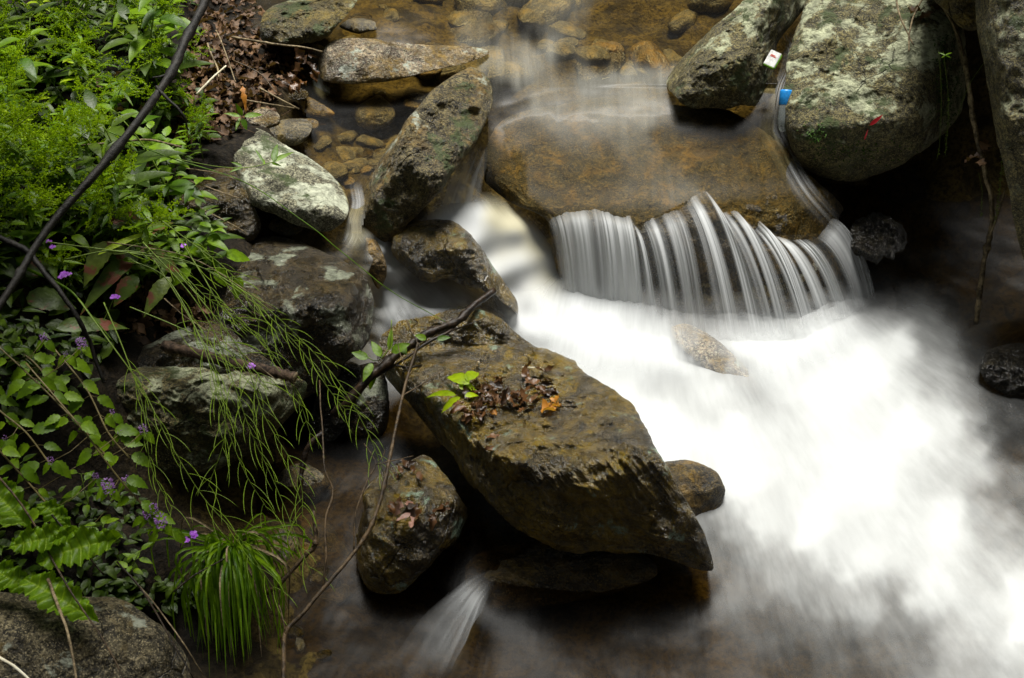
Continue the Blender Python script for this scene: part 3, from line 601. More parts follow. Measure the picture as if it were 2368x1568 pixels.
# the white chute left of the curtain
CH = [(1000,500,.42),(1060,478,.44),(1120,475,.44),(1200,520,.39),(1255,580,.30),(1290,640,.16),(1320,700,.09),(1200,740,.06),(1180,690,.12),(1140,620,.26),(1080,540,.38),(1230,660,.17),(1200,600,.28)]
CHD = [(1000,500,1),(1060,482,.92),(1120,480,1),(1200,520,1),(1260,590,.97),(1300,660,.95),(1150,600,1),(1180,690,.97),(1220,740,1),(1240,640,.96),(1060,540,1),(1300,740,.9)]
CHM = [(985,505),(1020,482),(1070,470),(1130,472),(1190,492),(1240,532),(1275,585),(1300,640),(1345,720),(1330,770),(1230,775),(1180,745),(1120,640),(1060,560),(990,530)]
sheet('chute_water', (930, 420, 1420, 820), 4, CH, CHD, M['fall'], polar_flow(1000, 300, 30, .01), mask=CHM, fade=12, zsoft=60, dfn=lambda X, Y, D: D, wob=.006)

# spray and froth heaped in front of the foot of the falls
sheet('froth_water', (1160, 580, 2200, 1040), 4, [(1300,660,.20),(1300,700,.16),(1300,760,.13),(1500,700,.18),(1500,760,.145),(1500,820,.12),(1700,720,.17),(1700,780,.14),(1700,850,.12),(1900,690,.15),(1900,740,.125),(1900,820,.11),(2010,640,.11),(2030,700,.09),(2030,800,.10),(1300,880,.115),(1700,900,.115),(2000,900,.11),(1600,1000,.11),(1200,900,.11),(2150,800,.10)],
 [(1300,690,.9),(1400,690,.8),(1500,730,.75),(1600,750,.7),(1700,760,.62),(1800,760,.6),(1900,735,.6),(1980,700,.55),(1400,800,1),(1550,815,1),(1590,775,.4),(1620,798,.22),(1650,825,.25),(1685,858,.7),(1720,885,.95),(1750,820,.95),(1900,800,1),(2000,780,.9)],
 M['fall'], polar_flow(1500, 0, 60, .01), mask=[(1250,640),(1320,655),(1440,690),(1560,758),(1680,780),(1800,775),(1900,735),(1970,680),(1990,720),(1960,780),(1900,820),(1800,845),(1500,840),(1290,815)], fade=44, zsoft=60, wob=.008, gam=.9)

# the small cascade between the left boulders
CZ = [(730,560,.44),(800,555,.44),(840,550,.42),(870,575,.36),(920,610,.28),(960,650,.20),(1060,665,.17),(1120,700,.15),(1180,745,.08),(1000,700,.17),(900,690,.19),(880,720,.17),(870,760,.13),(850,800,.08),(830,840,.04),(930,740,.22),(1100,735,.22),(1000,730,.23)]
CD = [(740,560,.10),(790,550,.3),(830,545,.45),(860,580,.2),(885,580,.85),(915,610,.9),(950,645,.6),(1000,690,.62),(1060,655,.62),(1030,680,.7),(1100,690,.55),(1150,720,.42),(1190,760,.3),(900,700,.7),(880,690,.6),(905,660,.8),(870,740,.45),(855,780,.38),(840,820,.2),(950,725,.3),(1030,722,.3),(1110,730,.3),(980,750,0),(1100,760,.05)]
CM = [(700,590),(700,560),(760,545),(820,530),(860,540),(900,560),(960,620),(1000,640),(1090,650),(1150,690),(1195,735),(1205,775),(1150,770),(1090,755),(1000,750),(930,755),(895,770),(885,820),(850,860),(815,850),(850,800),(868,720),(850,650),(800,610)]
sheet('cascade_water', (690, 510, 1230, 880), 3, CZ, CD, M['fall'], polar_flow(800, 500, 26, .012), mask=CM, fade=7, zsoft=25, wob=.006)

def ribbon(name, path, mat, nu=26, nv=60, seed=0, ka=10, kr=.6, strand=0.0):
    """path: (px, py, z, half width px, density)"""
    Q = spline(path, nv); V = []; A = []; Fl = []
    for i in range(nv):
        a = Q[max(i-1, 0)]; b = Q[min(i+1, nv-1)]; t = np.array([b[0]-a[0], b[1]-a[1]]); t = t/(np.hypot(*t)+1e-9); n = np.array([-t[1], t[0]])
        for j in range(nu):
            s = j/(nu-1)*2-1; px = Q[i][0]+n[0]*s*Q[i][3]; py = Q[i][1]+n[1]*s*Q[i][3]
            d = float(depth_z(Q[i][0], Q[i][1], Q[i][2]))+s*s*.008
            V.append(at_d(np.array(px), np.array(py), np.array(d))); e = max(0, 1-abs(s)**2.2)
            e *= min(1, i/(nv*.12))*min(1, (nv-1-i)/(nv*.15)) if name != 'x' else 1
            A.append(max(0, min(1, Q[i][4]*e))); Fl.append((s*ka*.5+seed, i/nv*kr*6, seed))
    Vn = np.array(V); A = np.array(A); Fl = np.array(Fl)
    if strand: A = np.clip(A*(1+fbm(Fl*np.array([1.4, .25, 1]), 1.0, 3, .6, seed)*strand), 0, 1)
    o = mesh_np(name, Vn, grid_faces(nu, nv), mat, attrs={'dens': A, 'flow': Fl}); tag(o, kind='structure'); return o
ribbon('veil_water', [(1115,330,.56,26,.12),(1095,370,.53,34,.35),(1075,420,.48,42,.5),(1060,470,.42,52,.65),(1055,510,.38,60,.6)], M['fall'], seed=1, strand=.5)
ribbon('rill_water', [(1800,60,.69,24,.2),(1812,85,.68,24,.55),(1828,120,.66,20,.35),(1818,160,.63,16,.12),(1802,200,.6,14,.45),(1792,250,.57,20,.10),(1785,300,.55,34,.08),(1805,345,.53,32,.12),(1838,410,.50,28,.14),(1872,460,.47,28,.12),(1925,520,.42,28,.1)], M['fall'], seed=2, nv=110, strand=.9)
ribbon('spill_water', [(1150,1325,.05,14,.0),(1115,1350,.055,30,.12),(1090,1378,.055,40,.42),(1068,1412,.045,54,.32),(1042,1455,.03,70,.20),(1012,1510,.02,80,.10),(985,1570,.015,95,.0)], M['fall'], seed=3, strand=.5)
ribbon('trickle_water', [(738,120,.66,8,.3),(735,160,.63,11,.5),(738,200,.58,16,.6),(760,222,.565,20,.3)], M['fall'], seed=4, strand=.6)
ribbon('gap_water', [(820,420,.54,16,.1),(828,470,.53,16,.35),(818,510,.5,18,.5),(815,545,.46,24,.5),(800,575,.44,26,.2)], M['fall'], seed=5, strand=.5)

# the curtain: water leaves the jagged lip and falls in separate strands
LIP = [(1268,512),(1290,498),(1330,489),(1375,484),(1400,490),(1432,503),(1456,500),(1466,520),(1482,532),(1492,512),(1520,503),(1550,490),(1575,482),(1592,464),(1608,450),(1632,443),(1648,462),(1662,492),(1700,488),(1722,510),(1748,530),(1756,512),(1785,540),(1825,555),(1855,554),(1892,545),(1925,506),(1945,520)]
BAS = [(1300,735),(1325,740),(1360,745),(1400,750),(1430,755),(1460,760),(1490,765),(1510,770),(1530,775),(1548,775),(1580,780),(1610,782),(1640,785),(1680,790),(1715,792),(1742,792),(1765,790),(1780,790),(1815,788),(1840,785),(1862,780),(1870,775),(1900,760),(1930,745),(1955,735),(1985,718),(2010,700),(2025,690)]
nu, nv = 900, 46
L = spline(LIP, nu); B = spline(BAS, nu)
sx = L[:, 0]
rg = np.random.RandomState(4)
q = np.stack([np.arange(nu)*.10, np.zeros(nu), np.zeros(nu)], -1)
s1 = fbm(q, 1.0, 3, .6, 5); s2 = fbm(q, .25, 2, .5, 8); s3 = fbm(q, 4.0, 2, .5, 11)
base = .17+s2*.12+s3*.05
for _ in range(58):
    cx = rg.uniform(1270, 1945); wd = rg.choice([4, 6, 9, 14, 20])*rg.uniform(.8, 1.3); base = base+rg.uniform(.08, .42)*np.exp(-np.abs((sx-cx)/wd)**2.0)*(1 if cx < 1860 else .6)
for (cx, wd, st) in [(1330,16,.45),(1395,13,.4),(1440,8,.4),(1505,8,.9),(1540,7,.5),(1600,8,.9),(1634,4,.9),(1702,6,.8),(1757,5,.8),(1800,9,.5),(1846,7,.6),(1905,8,.5),(1365,8,-.3),(1618,8,-.9),(1655,9,-.8),(1482,5,-.8),(1730,9,-.8),(1780,8,-.7),(1826,7,-.7),(1875,9,-.5),(1458,5,-.6),(1575,8,-.8),(1685,5,-.6)]:
    base = base+st*np.exp(-((sx-cx)/wd)**2)
base = np.clip(base, .03, 1)
V = np.zeros((nv, nu, 3)); A = np.zeros((nv, nu)); Fl = np.zeros((nv, nu, 3))
dl = slab_d(L[:, 0], L[:, 1])-.022
top = at_d(L[:, 0], L[:, 1], dl); bot = at_d(B[:, 0], B[:, 1], depth_z(B[:, 0], B[:, 1], .06))
for i in range(nv):
    t = i/(nv-1)
    V[i, :, 0] = top[:, 0]+(bot[:, 0]-top[:, 0])*t**.62*1.0 if False else top[:, 0]+(bot[:, 0]-top[:, 0])*t
    hz = t**.55
    V[i, :, 1] = top[:, 1]+(bot[:, 1]-top[:, 1])*hz
    V[i, :, 2] = top[:, 2]+(bot[:, 2]-top[:, 2])*(.18*hz+.82*hz**2.0)
    V[i, :, 0] = top[:, 0]+(bot[:, 0]-top[:, 0])*hz
    left = 1-sstep(sx, 1400, 1520)
    fillb = sstep(np.full(nu, t), .55, 1.0)*(.5+.5*left)
    A[i] = np.clip(base*(.95-.25*t)*sstep(np.full(nu, t), -.02, .05)+fillb*.6*(1-base)+left*(.14+.42*t), 0, 1)*(1-sstep(np.full(nu, t), .85, 1.0)*.5)
    A[i] *= sstep(sx, 1262, 1285)
    Fl[i, :, 0] = np.arange(nu)*.16; Fl[i, :, 1] = t*.7
V[:, :, 1] -= .006*s1[None, :]
cur = mesh_np('waterfall', V, grid_faces(nu, nv), M['fall'], attrs={'dens': A.ravel(), 'flow': Fl.reshape(-1, 3)}); tag(cur, kind='structure')
# ------------------------------------------------------------ plant materials
L_ = dict
M['leaf'] = leaf_mat('green_leaf', (.05, .115, .002), (.17, .29, .004))
M['leaf_lime'] = leaf_mat('yellow_green_leaf', (.22, .33, .003), (.40, .54, .006), tr=.4)
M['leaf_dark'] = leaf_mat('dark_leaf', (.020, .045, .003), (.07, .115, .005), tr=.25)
M['leaf_red'] = leaf_mat('reddening_leaf', (.045, .085, .010), (.12, .16, .02), tr=.25, spots=.45, spot_col=(.16, .05, .03))
M['leaf_mint'] = leaf_mat('mint_leaf', (.08, .16, .003), (.20, .33, .008), tr=.3)
M['leaf_big'] = leaf_mat('lobed_leaf', (.08, .17, .003), (.22, .34, .010), tr=.3)
M['grass'] = leaf_mat('grass_blade', (.05, .12, .002), (.18, .31, .005), tr=.4)
M['pod'] = leaf_mat('seed_pod', (.13, .22, .012), (.26, .38, .025), tr=.25)
M['pod_shaded'] = leaf_mat('shaded_seed_pod', (.06, .10, .010), (.13, .19, .02), tr=.15)  # pod green darkened for weeds in shade; the shade is in the colour
M['stemg'] = leaf_mat('green_stem', (.12, .19, .02), (.20, .28, .04), tr=.1)
M['stemb'] = leaf_mat('brownish_stem', (.13, .10, .035), (.22, .18, .07), tr=.05)
M['purple'] = leaf_mat('purple_flower', (.16, .06, .24), (.34, .17, .46), tr=.3)
M['violet'] = leaf_mat('violet_flower', (.35, .07, .62), (.52, .18, .80), tr=.3)
M['dead'] = leaf_mat('dead_leaf', (.025, .012, .006), (.19, .105, .050), tr=.12, rough=.6)
M['deadwet'] = leaf_mat('wet_dead_leaf', (.018, .009, .004), (.14, .062, .020), tr=.12, rough=.35, spec=.5)
M['orange_leaf'] = leaf_mat('orange_leaf', (.42, .16, .02), (.60, .30, .05), tr=.3)
M['pinkleaf'] = leaf_mat('pale_pink_leaf', (.22, .11, .08), (.36, .21, .16), tr=.2, rough=.45)
M['mossy'] = leaf_mat('moss', (.02, .055, .006), (.06, .13, .012), tr=.1, rough=.8)
M['bark'] = bark_mat('dark_bark', (.003, .0026, .002), (.017, .014, .011), .6, 70)
M['stick'] = bark_mat('wet_stick', (.006, .004, .003), (.035, .021, .011), .35, 80)
M['straw'] = bark_mat('dry_twig', (.07, .05, .025), (.30, .23, .13), .6, 70)
M['pale_straw'] = bark_mat('pale_straw', (.5, .44, .30), (.72, .68, .54), .6, 50)
M['tan_twig'] = bark_mat('tan_twig', (.018, .012, .006), (.12, .078, .038), .45, 80)
M['log'] = bark_mat('rotten_log', (.010, .006, .004), (.13, .085, .055), .8, 60)
M['vine'] = bark_mat('vine_bark', (.035, .025, .012), (.26, .20, .11), .6, 60)
rng = random.Random(11)
def rv(s=1.0): return Vector((rng.uniform(-s, s), rng.uniform(-s, s), rng.uniform(-s, s)))
def leaf(mb, base, d, up, Ln, W, n=6, shape='ovate', droop=.35, fold=.25, serr=0.0, rnd=None, curl=0.0, twist=0.0, sinuate=0.0):
    """a folded leaf blade: midrib plus two halves"""
    d = Vector(d).normalized(); up = Vector(up); side = d.cross(up)
    if side.length < 1e-4: side = d.cross(Vector((1, .1, .2)))
    side.normalize(); nrm = side.cross(d).normalized()
    rows = []; p = Vector(base); cur = d.copy(); nn = nrm.copy(); st = Ln/n
    for i in range(n+1):
        t = i/n
        if shape == 'ovate': wv = math.sin(math.pi*min(1, t**.75))**.9*(1-.25*t)
        elif shape == 'lance': wv = math.sin(math.pi*t**.8)**.8
        elif shape == 'blade': wv = (1-t**2.2)*(min(1, t*8+.4))
        elif shape == 'round': wv = math.sqrt(max(0, 1-(2*t-1)**2))
        else: wv = math.sin(math.pi*t)
        if i == n: wv = 0
        if serr and 0 < i < n: wv *= 1+serr*(1 if i % 2 else -1)
        if sinuate and 0 < i < n: wv *= 1+sinuate*math.sin(i*2.4)+rng.uniform(-.12, .12)
        cc = curl*rng.uniform(-1, 1)
        w_ = W*.5*wv
        s2 = (side*math.cos(twist*t)+nn*math.sin(twist*t)).normalized()
        rows.append((p-s2*w_+nn*(fold*w_+cc*W*.3), p.copy(), p+s2*w_+nn*(fold*w_-cc*W*.3)))
        cur = (cur-Vector((0, 0, 1))*droop/n*1.2).normalized(); nn = s2.cross(cur).normalized(); 
        if nn.dot(nrm) < 0: nn = -nn
        p = p+cur*st
    vs = [v for r in rows for v in r]; fs = []
    for i in range(n):
        a = i*3; fs += [(a, a+1, a+4, a+3), (a+1, a+2, a+5, a+4)]
    mb.add(vs, fs, rng.random() if rnd is None else rnd)
def bead(mb, p, r, rnd=None):
    p = Vector(p); vs = [p+Vector(q)*r for q in ((1, 0, 0), (-1, 0, 0), (0, 1, 0), (0, -1, 0), (0, 0, 1.1), (0, 0, -1.1))]
    mb.add(vs, [(0, 2, 4), (2, 1, 4), (1, 3, 4), (3, 0, 4), (2, 0, 5), (1, 2, 5), (3, 1, 5), (0, 3, 5)], rng.random() if rnd is None else rnd)
def copy_tree(o, parent=None):
    c = o.copy(); COL.objects.link(c); c.parent = parent
    for ch in o.children: copy_tree(ch, c)
    return c
def pxs(Ppx): return [P(a, b, z) for a, b, z in Ppx]
def stick(name, label, cat, path, r0, r1, mat, n=26, wob=.25, branches=(), group=None, seed=0, knots=0):
    """path (px,py,z); radii in metres; branches: (path, r0, r1) are parts"""
    Q = spline(pxs(path), n); rd = [r0+(r1-r0)*i/(n-1) for i in range(n)]
    rr = random.Random(seed+5)
    for k in range(knots): rd[rr.randrange(2, n-2)] *= 1.35
    Q = Q+fbm(Q, 9, 3, .5, seed)[:, None]*r0*.5
    m = MB(); m.tube(Q, rd, 8, wob=wob, seed=seed)
    if branches:
        root = empty(name, Q[0], label, cat, group)
        o = m.build('stem', mat); o.parent = root; o.matrix_parent_inverse = Matrix.Translation(-Vector(Q[0]))
        for bpth, a, b in branches:
            QQ = spline(pxs(bpth), max(8, n//2)); QQ = QQ+fbm(QQ, 12, 3, .5, seed+3)[:, None]*a*.6
            mm = MB(); mm.tube(QQ, [a+(b-a)*i/(len(QQ)-1) for i in range(len(QQ))], 6, wob=wob, seed=seed+2)
            o = mm.build('twig', mat); o.parent = root; o.matrix_parent_inverse = Matrix.Translation(-Vector(Q[0]))
        return root
    return tag(m.build(name, mat), label, cat, group)

# ------------------------------------------------------------ plant kinds
def part(mb, name, mat, root, smooth=True):
    if mb.v:
        return mb.build(name, mat, root, smooth)
def feathery(seed, h=.42):
    """stem, narrow leaves and a loose panicle of tiny yellow-green buds"""
    global rng; rng = random.Random(seed)
    root = empty('flowering_weed', (0, 0, 0), 'x', 'plant'); st = MB(); lf = MB(); fl = MB()
    lean = Vector((rng.uniform(-.3, .5), rng.uniform(-.6, -.1), 1)).normalized()
    pts = [Vector((0, 0, 0))]; d = Vector((0, 0, 1))
    for i in range(9):
        d = (d*.8+lean*.28+rv(.10)-Vector((0, 0, .04*i))).normalized(); pts.append(pts[-1]+d*h/9)
    st.tube(pts, [.0028-.0002*i for i in range(10)], 5)
    for i in range(1, 8):
        for k in range(3):
            a = rng.uniform(0, 6.28); dd = Vector((math.cos(a), math.sin(a), rng.uniform(.0, .6)))
            leaf(lf, pts[i], dd, (0, 0, 1), rng.uniform(.05, .10), rng.uniform(.010, .020), 5, 'lance', rng.uniform(.2, .9), .2)
    for i in range(4, 10):
        for k in range(3):
            a = rng.uniform(0, 6.28); dd = Vector((math.cos(a), math.sin(a), rng.uniform(.1, .7))).normalized(); q = pts[i].copy(); bl = [q.copy()]
            for s in range(7):
                dd = (dd+rv(.35)).normalized(); q = q+dd*.014; bl.append(q.copy())
                for z in range(3): 
                    o = rv(.008); bead(fl, q+o, rng.uniform(.0022, .0040))
                if s % 2: 
                    e = (dd+rv(.9)).normalized(); w_ = q+e*.016; fl.tube([q, w_], [.0006, .0005], 3)
                    for z in range(4): bead(fl, q+e*.005*z+rv(.003), rng.uniform(.0016, .0026))
            fl.tube(bl, .0008, 3)
    part(st, 'stem', M['stemg'], root); part(lf, 'foliage', M['leaf'], root); part(fl, 'flower_spray', M['leaf_lime'], root, False)
    return root
def broad(seed, n=7, Lm=.07, mat='leaf', serr=.12, h=.25, narrow=.55, name='leafy_shoot', droop=.5):
    global rng; rng = random.Random(seed)
    root = empty(name, (0, 0, 0), 'x', 'plant'); st = MB(); lf = MB()
    lean = Vector((rng.uniform(.0, .6), rng.uniform(-.7, -.2), .8)).normalized(); pts = [Vector((0, 0, 0))]; d = Vector((0, 0, 1))
    for i in range(n):
        d = (d*.7+lean*.4+rv(.12)).normalized(); pts.append(pts[-1]+d*h/n)
    st.tube(pts, [.003-.0018*i/n for i in range(n+1)], 5)
    for i in range(1, n+1):
        a = i*1.57+rng.uniform(-.4, .4)
        for s in (0, 3.14):
            dd = Vector((math.cos(a+s), math.sin(a+s), rng.uniform(.1, .5))); l = Lm*rng.uniform(.7, 1.2)*(1.1-.45*i/n)
            st.tube([pts[i], pts[i]+dd.normalized()*.012], .0009, 3)
            leaf(lf, pts[i]+dd.normalized()*.012, dd, (0, 0, 1), l, l*narrow, 10 if serr else 6, 'ovate', rng.uniform(droop*.5, droop*1.6), .22, serr)
    part(st, 'stem', M['stemg'], root); part(lf, 'foliage', M[mat], root)
    return root
def put(o, px, py, lift=0.0, rz=0.0, s=1.0, label=None, group=None, z=None, tilt=(0, 0)):
    p = on_ground(px, py)[0] if z is None else P(px, py, z)
    o.location = p+Vector((0, 0, lift)); o.rotation_euler = (tilt[0], tilt[1], rz); o.scale = (s, s, s)
    if label: o['label'] = label
    if group: o['group'] = group
    return o

# ------------------------------------------------------------ ground cover on the bank
rng = random.Random(3)
cover = MB(); BANKP = [(-60,-60),(440,-60),(470,60),(450,160),(500,260),(520,330),(430,380),(430,540),(520,600),(470,660),(330,640),(300,760),(240,860),(-60,1000)]
cnt = 0
while cnt < 1900:
    x, y = rng.uniform(-80, 560), rng.uniform(-120, 1000)
    if not inside(BANKP, np.array([x]), np.array([y]))[0]: continue
    if x > 380 and rng.random() < .6: continue
    p = on_ground(x, y+10)[0]+Vector((0, 0, rng.uniform(0, .10)))
    a = rng.uniform(0, 6.28); dd = Vector((math.cos(a), math.sin(a)-.3, rng.uniform(-.1, .7)))
    l = rng.uniform(.03, .08); leaf(cover, p, dd, (0, 0, 1), l, l*rng.choice((.25, .3, .55)), 5, rng.choice(('ovate', 'lance')), rng.uniform(.2, 1), .2)
    cnt += 1
low = [(0,1160,330,1500,420),(240,1360,460,1420,130)]
for x0, y0, x1, y1, n in low:
    for _ in range(n):
        x, y = rng.uniform(x0, x1), rng.uniform(y0, y1)
        p = on_ground(x, y)[0]+Vector((0, 0, rng.uniform(0, .06))); a = rng.uniform(0, 6.28); dd = Vector((math.cos(a), math.sin(a), rng.uniform(0, .7))); l = rng.uniform(.025, .055)
        leaf(cover, p, dd, (0, 0, 1), l, l*.5, 5, 'ovate', rng.uniform(.2, 1), .2)
tag(cover.build('ground_cover', M['leaf_dark']), 'low dark green leaves carpeting the left bank under the taller weeds', 'ground cover', kind='stuff')

# feathery weeds massed in the upper left
kinds = [feathery(s, h) for s, h in ((21, .36), (22, .42), (23, .46), (24, .38))]
rng = random.Random(77)
spots = []
for _ in range(62):
    x = rng.uniform(-60, 330); y = rng.uniform(-20, 560)
    if x > 300 and y > 330: x -= 150
    spots.append((x, y))
spots += [(330, 110), (370, 70), (400, 60), (350, 170), (300, 60), (420, 190), (460, 250), (470, 310), (380, 250), (430, 330), (300, 560), (200, 640), (330, 600)]
for i, (x, y) in enumerate(spots):
    o = kinds[i] if i < 4 else copy_tree(kinds[i % 4])
    put(o, x, y+60, .0, rng.uniform(-.9, .9), rng.uniform(.7, 1.1)*(.7 if x > 340 else 1), 'feathery weed with tiny yellow green flower sprays in the upper left thicket', 'feathery weeds on the upper left bank')
bk = [broad(31, 6, .085, 'leaf', .08, .26), broad(32, 5, .10, 'leaf', 0, .22, .42), broad(33, 7, .075, 'leaf_lime', .08, .3), broad(34, 5, .12, 'leaf_dark', 0, .2, .38)]
rng = random.Random(78)
sp2 = [(rng.uniform(-40, 400), rng.uniform(0, 620)) for _ in range(38)]
for i, (x, y) in enumerate(sp2):
    o = bk[i] if i < 4 else copy_tree(bk[i % 4])
    put(o, x, y+40, 0, rng.uniform(0, 6.28), rng.uniform(.7, 1.05), 'leafy green shoot growing among the feathery weeds on the left bank', 'leafy shoots in the left thicket')
sp3 = [(380,520),(430,500),(455,545),(400,585),(350,600),(470,600),(300,520),(500,610),(330,660),(230,600),(180,560),(120,520),(60,600),(430,640),(500,560),(260,460),(380,455),(420,420)]
for i, (x, y) in enumerate(sp3):
    o = copy_tree(bk[(0, 1, 3, 1)[i % 4]]); put(o, x, y+30, .03, rng.uniform(-1.2, 1.2), rng.uniform(.75, 1.05), 'leafy green shoot growing where the left bank meets the rounded boulder', 'leafy shoots above the rounded boulder')
for i in range(12):
    o = copy_tree(bk[(1, 3)[i % 2]]); put(o, rng.uniform(-40, 420), rng.uniform(20, 560), .06, rng.uniform(0, 6.28), rng.uniform(1.4, 1.8), 'tall large leafed shoot rising above the weeds on the left bank', 'large leafed shoots in the left thicket')
# serrated shoots in the clearing by the branch
for i, (x, y, s, lab) in enumerate([(345, 370, 1.0, 'bright serrated leafed shoot right of the thick dark branch'), (395, 400, .85, 'serrated leafed shoot leaning over the damp brown rock'), (285, 430, .9, 'serrated leafed shoot just below the thick dark branch')]):
    o = broad(50+i, 5, .095, 'leaf_mint', .10, .2, .6, 'serrated_shoot', .4); put(o, x, y+20, .04, 0, s, lab)

# single large leaves hanging by the upper boulder and the rounded boulder
def hand_leaves(name, label, specs, mat, stem=None, stemmat='stemg', **kw):
    """specs: (px0,py0,z0, px1,py1,z1, width px)"""
    global rng; rng = random.Random(len(specs)*7+int(specs[0][0]))
    root = empty(name, P(*specs[0][:3]), label, 'plant'); inv = Matrix.Translation(-root.location)
    if stem:
        sm = MB()
        for pth in stem: sm.tube(spline(pxs(pth), 12), .0016, 5)
        o = sm.build('stem', M[stemmat], root); o.matrix_parent_inverse = inv
    for sp in specs:
        a, b = P(*sp[:3]), P(*sp[3:6]); m = MB(); Ln = (b-a).length*1.08; W = sp[6]/FPX*4.1
        view = (Vector((0, 0, CAM_H))-a).normalized()
        leaf(m, a, (b-a)+Vector((0, 0, .12*Ln)), (view*.6+Vector((0, 0, .8))), Ln, W, 14, kw.get('shape', 'ovate'), kw.get('droop', .25), kw.get('fold', .25), kw.get('serr', 0), curl=kw.get('curl', .15), twist=kw.get('twist', 0), sinuate=kw.get('sinuate', 0))
        o = m.build('leaf', M[mat], root); o.matrix_parent_inverse = inv
    return root
hand_leaves('shoot', 'small glossy leafed shoot beside the pinkish stone above the pale boulder', [(560,268,.75,545,240,.8,14),(565,270,.75,605,265,.74,18),(560,275,.75,570,300,.72,16),(555,270,.75,520,262,.76,12),(555,272,.74,545,300,.72,10)], 'leaf')
hand_leaves('shoot', 'thin twig with five small leaves held over the pale boulder', [(632,375,.70,640,335,.72,18),(632,375,.70,676,352,.70,14),(610,378,.70,590,345,.72,8),(612,380,.70,600,362,.70,9),(628,378,.7,650,384,.68,9),(560,385,.70,535,375,.71,8),(562,387,.7,530,398,.7,8)], 'leaf', stem=[[(420,370,.78),(500,385,.74),(570,388,.71),(632,375,.70)]])
hand_leaves('broad_leaves', 'cluster of broad green leaves at the head of the rounded wet boulder', [(520,590,.62,575,600,.58,38),(470,560,.64,530,545,.62,36),(500,540,.66,490,580,.62,34),(430,575,.66,490,600,.60,30),(500,620,.6,520,660,.55,34),(555,640,.58,545,690,.52,30),(440,620,.62,400,660,.58,34),(455,530,.68,520,532,.66,24)], 'leaf', serr=.04)
# reddening leaves
RL = [(345,560,.66,180,700,.62,48),(300,585,.68,200,560,.7,40),(330,565,.68,425,640,.62,36),(255,560,.70,190,650,.66,50),(130,760,.66,290,742,.64,42),(60,690,.66,170,700,.66,60),(300,500,.74,330,520,.72,22),(260,530,.74,300,480,.76,44),(60,640,.7,110,600,.72,50),(0,630,.7,60,640,.7,60),(395,640,.62,330,720,.6,38),(320,640,.62,260,700,.6,46),(340,545,.72,400,500,.7,34)]
for (nm, lab, sub) in (('red_leafed_plant', 'plant with broad green leaves turning red along the edges', RL[:7]), ('red_leafed_plant', 'lower plant of large reddish green leaves left of the rounded boulder', RL[7:])):
    hand_leaves(nm, lab, [(a+0, b, z+.08, c, d, e+.06, w_) for a, b, z, c, d, e, w_ in sub], 'leaf_red', serr=.05, droop=.45)
hand_leaves('pale_leaf', 'long pale green leaf arching over the reddening leaves', [(225,590,.80,345,535,.82,14)], 'leaf_lime', shape='lance')
hand_leaves('pale_leaf', 'brownish pale leaf folded over at the far left above the purple flowers', [(20,450,.85,45,500,.8,30),(90,510,.8,75,470,.82,26)], 'leaf_red')

# seed stalks with long thin pods sweeping over the boulders
def stalk(label, path, npod, seed, plen=70, start=.25):
    global rng; rng = random.Random(seed)
    n = 60; Q = spline([tuple(p) for p in path], n)
    root = empty('seed_stalk', P(*Q[0]), label, 'plant', 'hanging seed stalks'); inv = Matrix.Translation(-root.location)
    s = MB(); s.tube([P(*q) for q in Q], [(.0030-.0018*i/n)*.75 for i in range(n)], 5); o = s.build('stem', M['stemg'], root); o.matrix_parent_inverse = inv
    pd = MB(); i0 = int(n*start)
    npod = int(npod*.75)
    for k in range(npod):
        i = min(n-2, int(i0+(n-i0)*(k+rng.random())/npod)); q = Q[i]; t = Q[i+1]-Q[i]; t = t[:2]/np.hypot(*t[:2])
        sd = 1 if k % 2 else -1; ang = math.atan2(t[1], t[0])+sd*rng.uniform(.35, 1.0); l = plen*rng.uniform(.7, 1.4)
        pts = []
        for j in range(8):
            u = j/7; a2 = ang-sd*.35*u; pts.append((q[0]+math.cos(a2)*l*u*.9, q[1]+math.sin(a2)*l*u*.9+6*u*u, q[2]+(.03*math.sin(k*2.1))*u))
        rr = [.0007, .0013, .0012, .0014, .0012, .0014, .0011, .0005]
        
        q_ = rng.uniform(.55, 1.0); pd.tube([P(*p) for p in pts], [r_*q_ for r_ in rr], 4)
    o = pd.build('seed_pods', M['pod'], root); o.matrix_parent_inverse = inv
stalk('longest seed stalk, reaching from the thick branch out over the boulder to the dark gap', [(110,560,.90),(330,590,.82),(470,620,.76),(600,700,.70),(700,790,.60),(780,880,.52),(850,1000,.40),(885,1090,.30)], 46, 1)
stalk('seed stalk hanging down the middle of the lichen boulder towards the grass tuft', [(330,560,.84),(440,680,.74),(500,780,.66),(545,900,.58),(580,1000,.50),(640,1130,.38),(720,1330,.24)], 44, 2)
stalk('seed stalk running from the red leaves to the top of the grass tuft', [(180,690,.80),(260,800,.74),(330,900,.66),(390,1020,.58),(470,1150,.46),(550,1240,.38),(640,1370,.26)], 38, 3, 80)
stalk('upright seed stalk crossing the end of the rotten log', [(300,600,.80),(390,650,.76),(470,800,.68),(510,940,.60),(560,1080,.48),(620,1180,.38)], 34, 4)
stalk('seed stalk arching low over the top of the rounded boulder', [(240,580,.84),(420,600,.78),(560,680,.70),(680,790,.60),(760,900,.50),(800,950,.44)], 36, 5, 60)
stalk('short seed stalk fanning out beside the log', [(300,710,.74),(420,760,.70),(560,830,.62),(620,900,.56)], 16, 6, 90)
stalk('seed stalk tangled over the lichen patches of the lower boulder', [(330,560,.80),(430,720,.70),(500,860,.62),(520,1000,.54),(480,1130,.42)], 26, 7, 80)

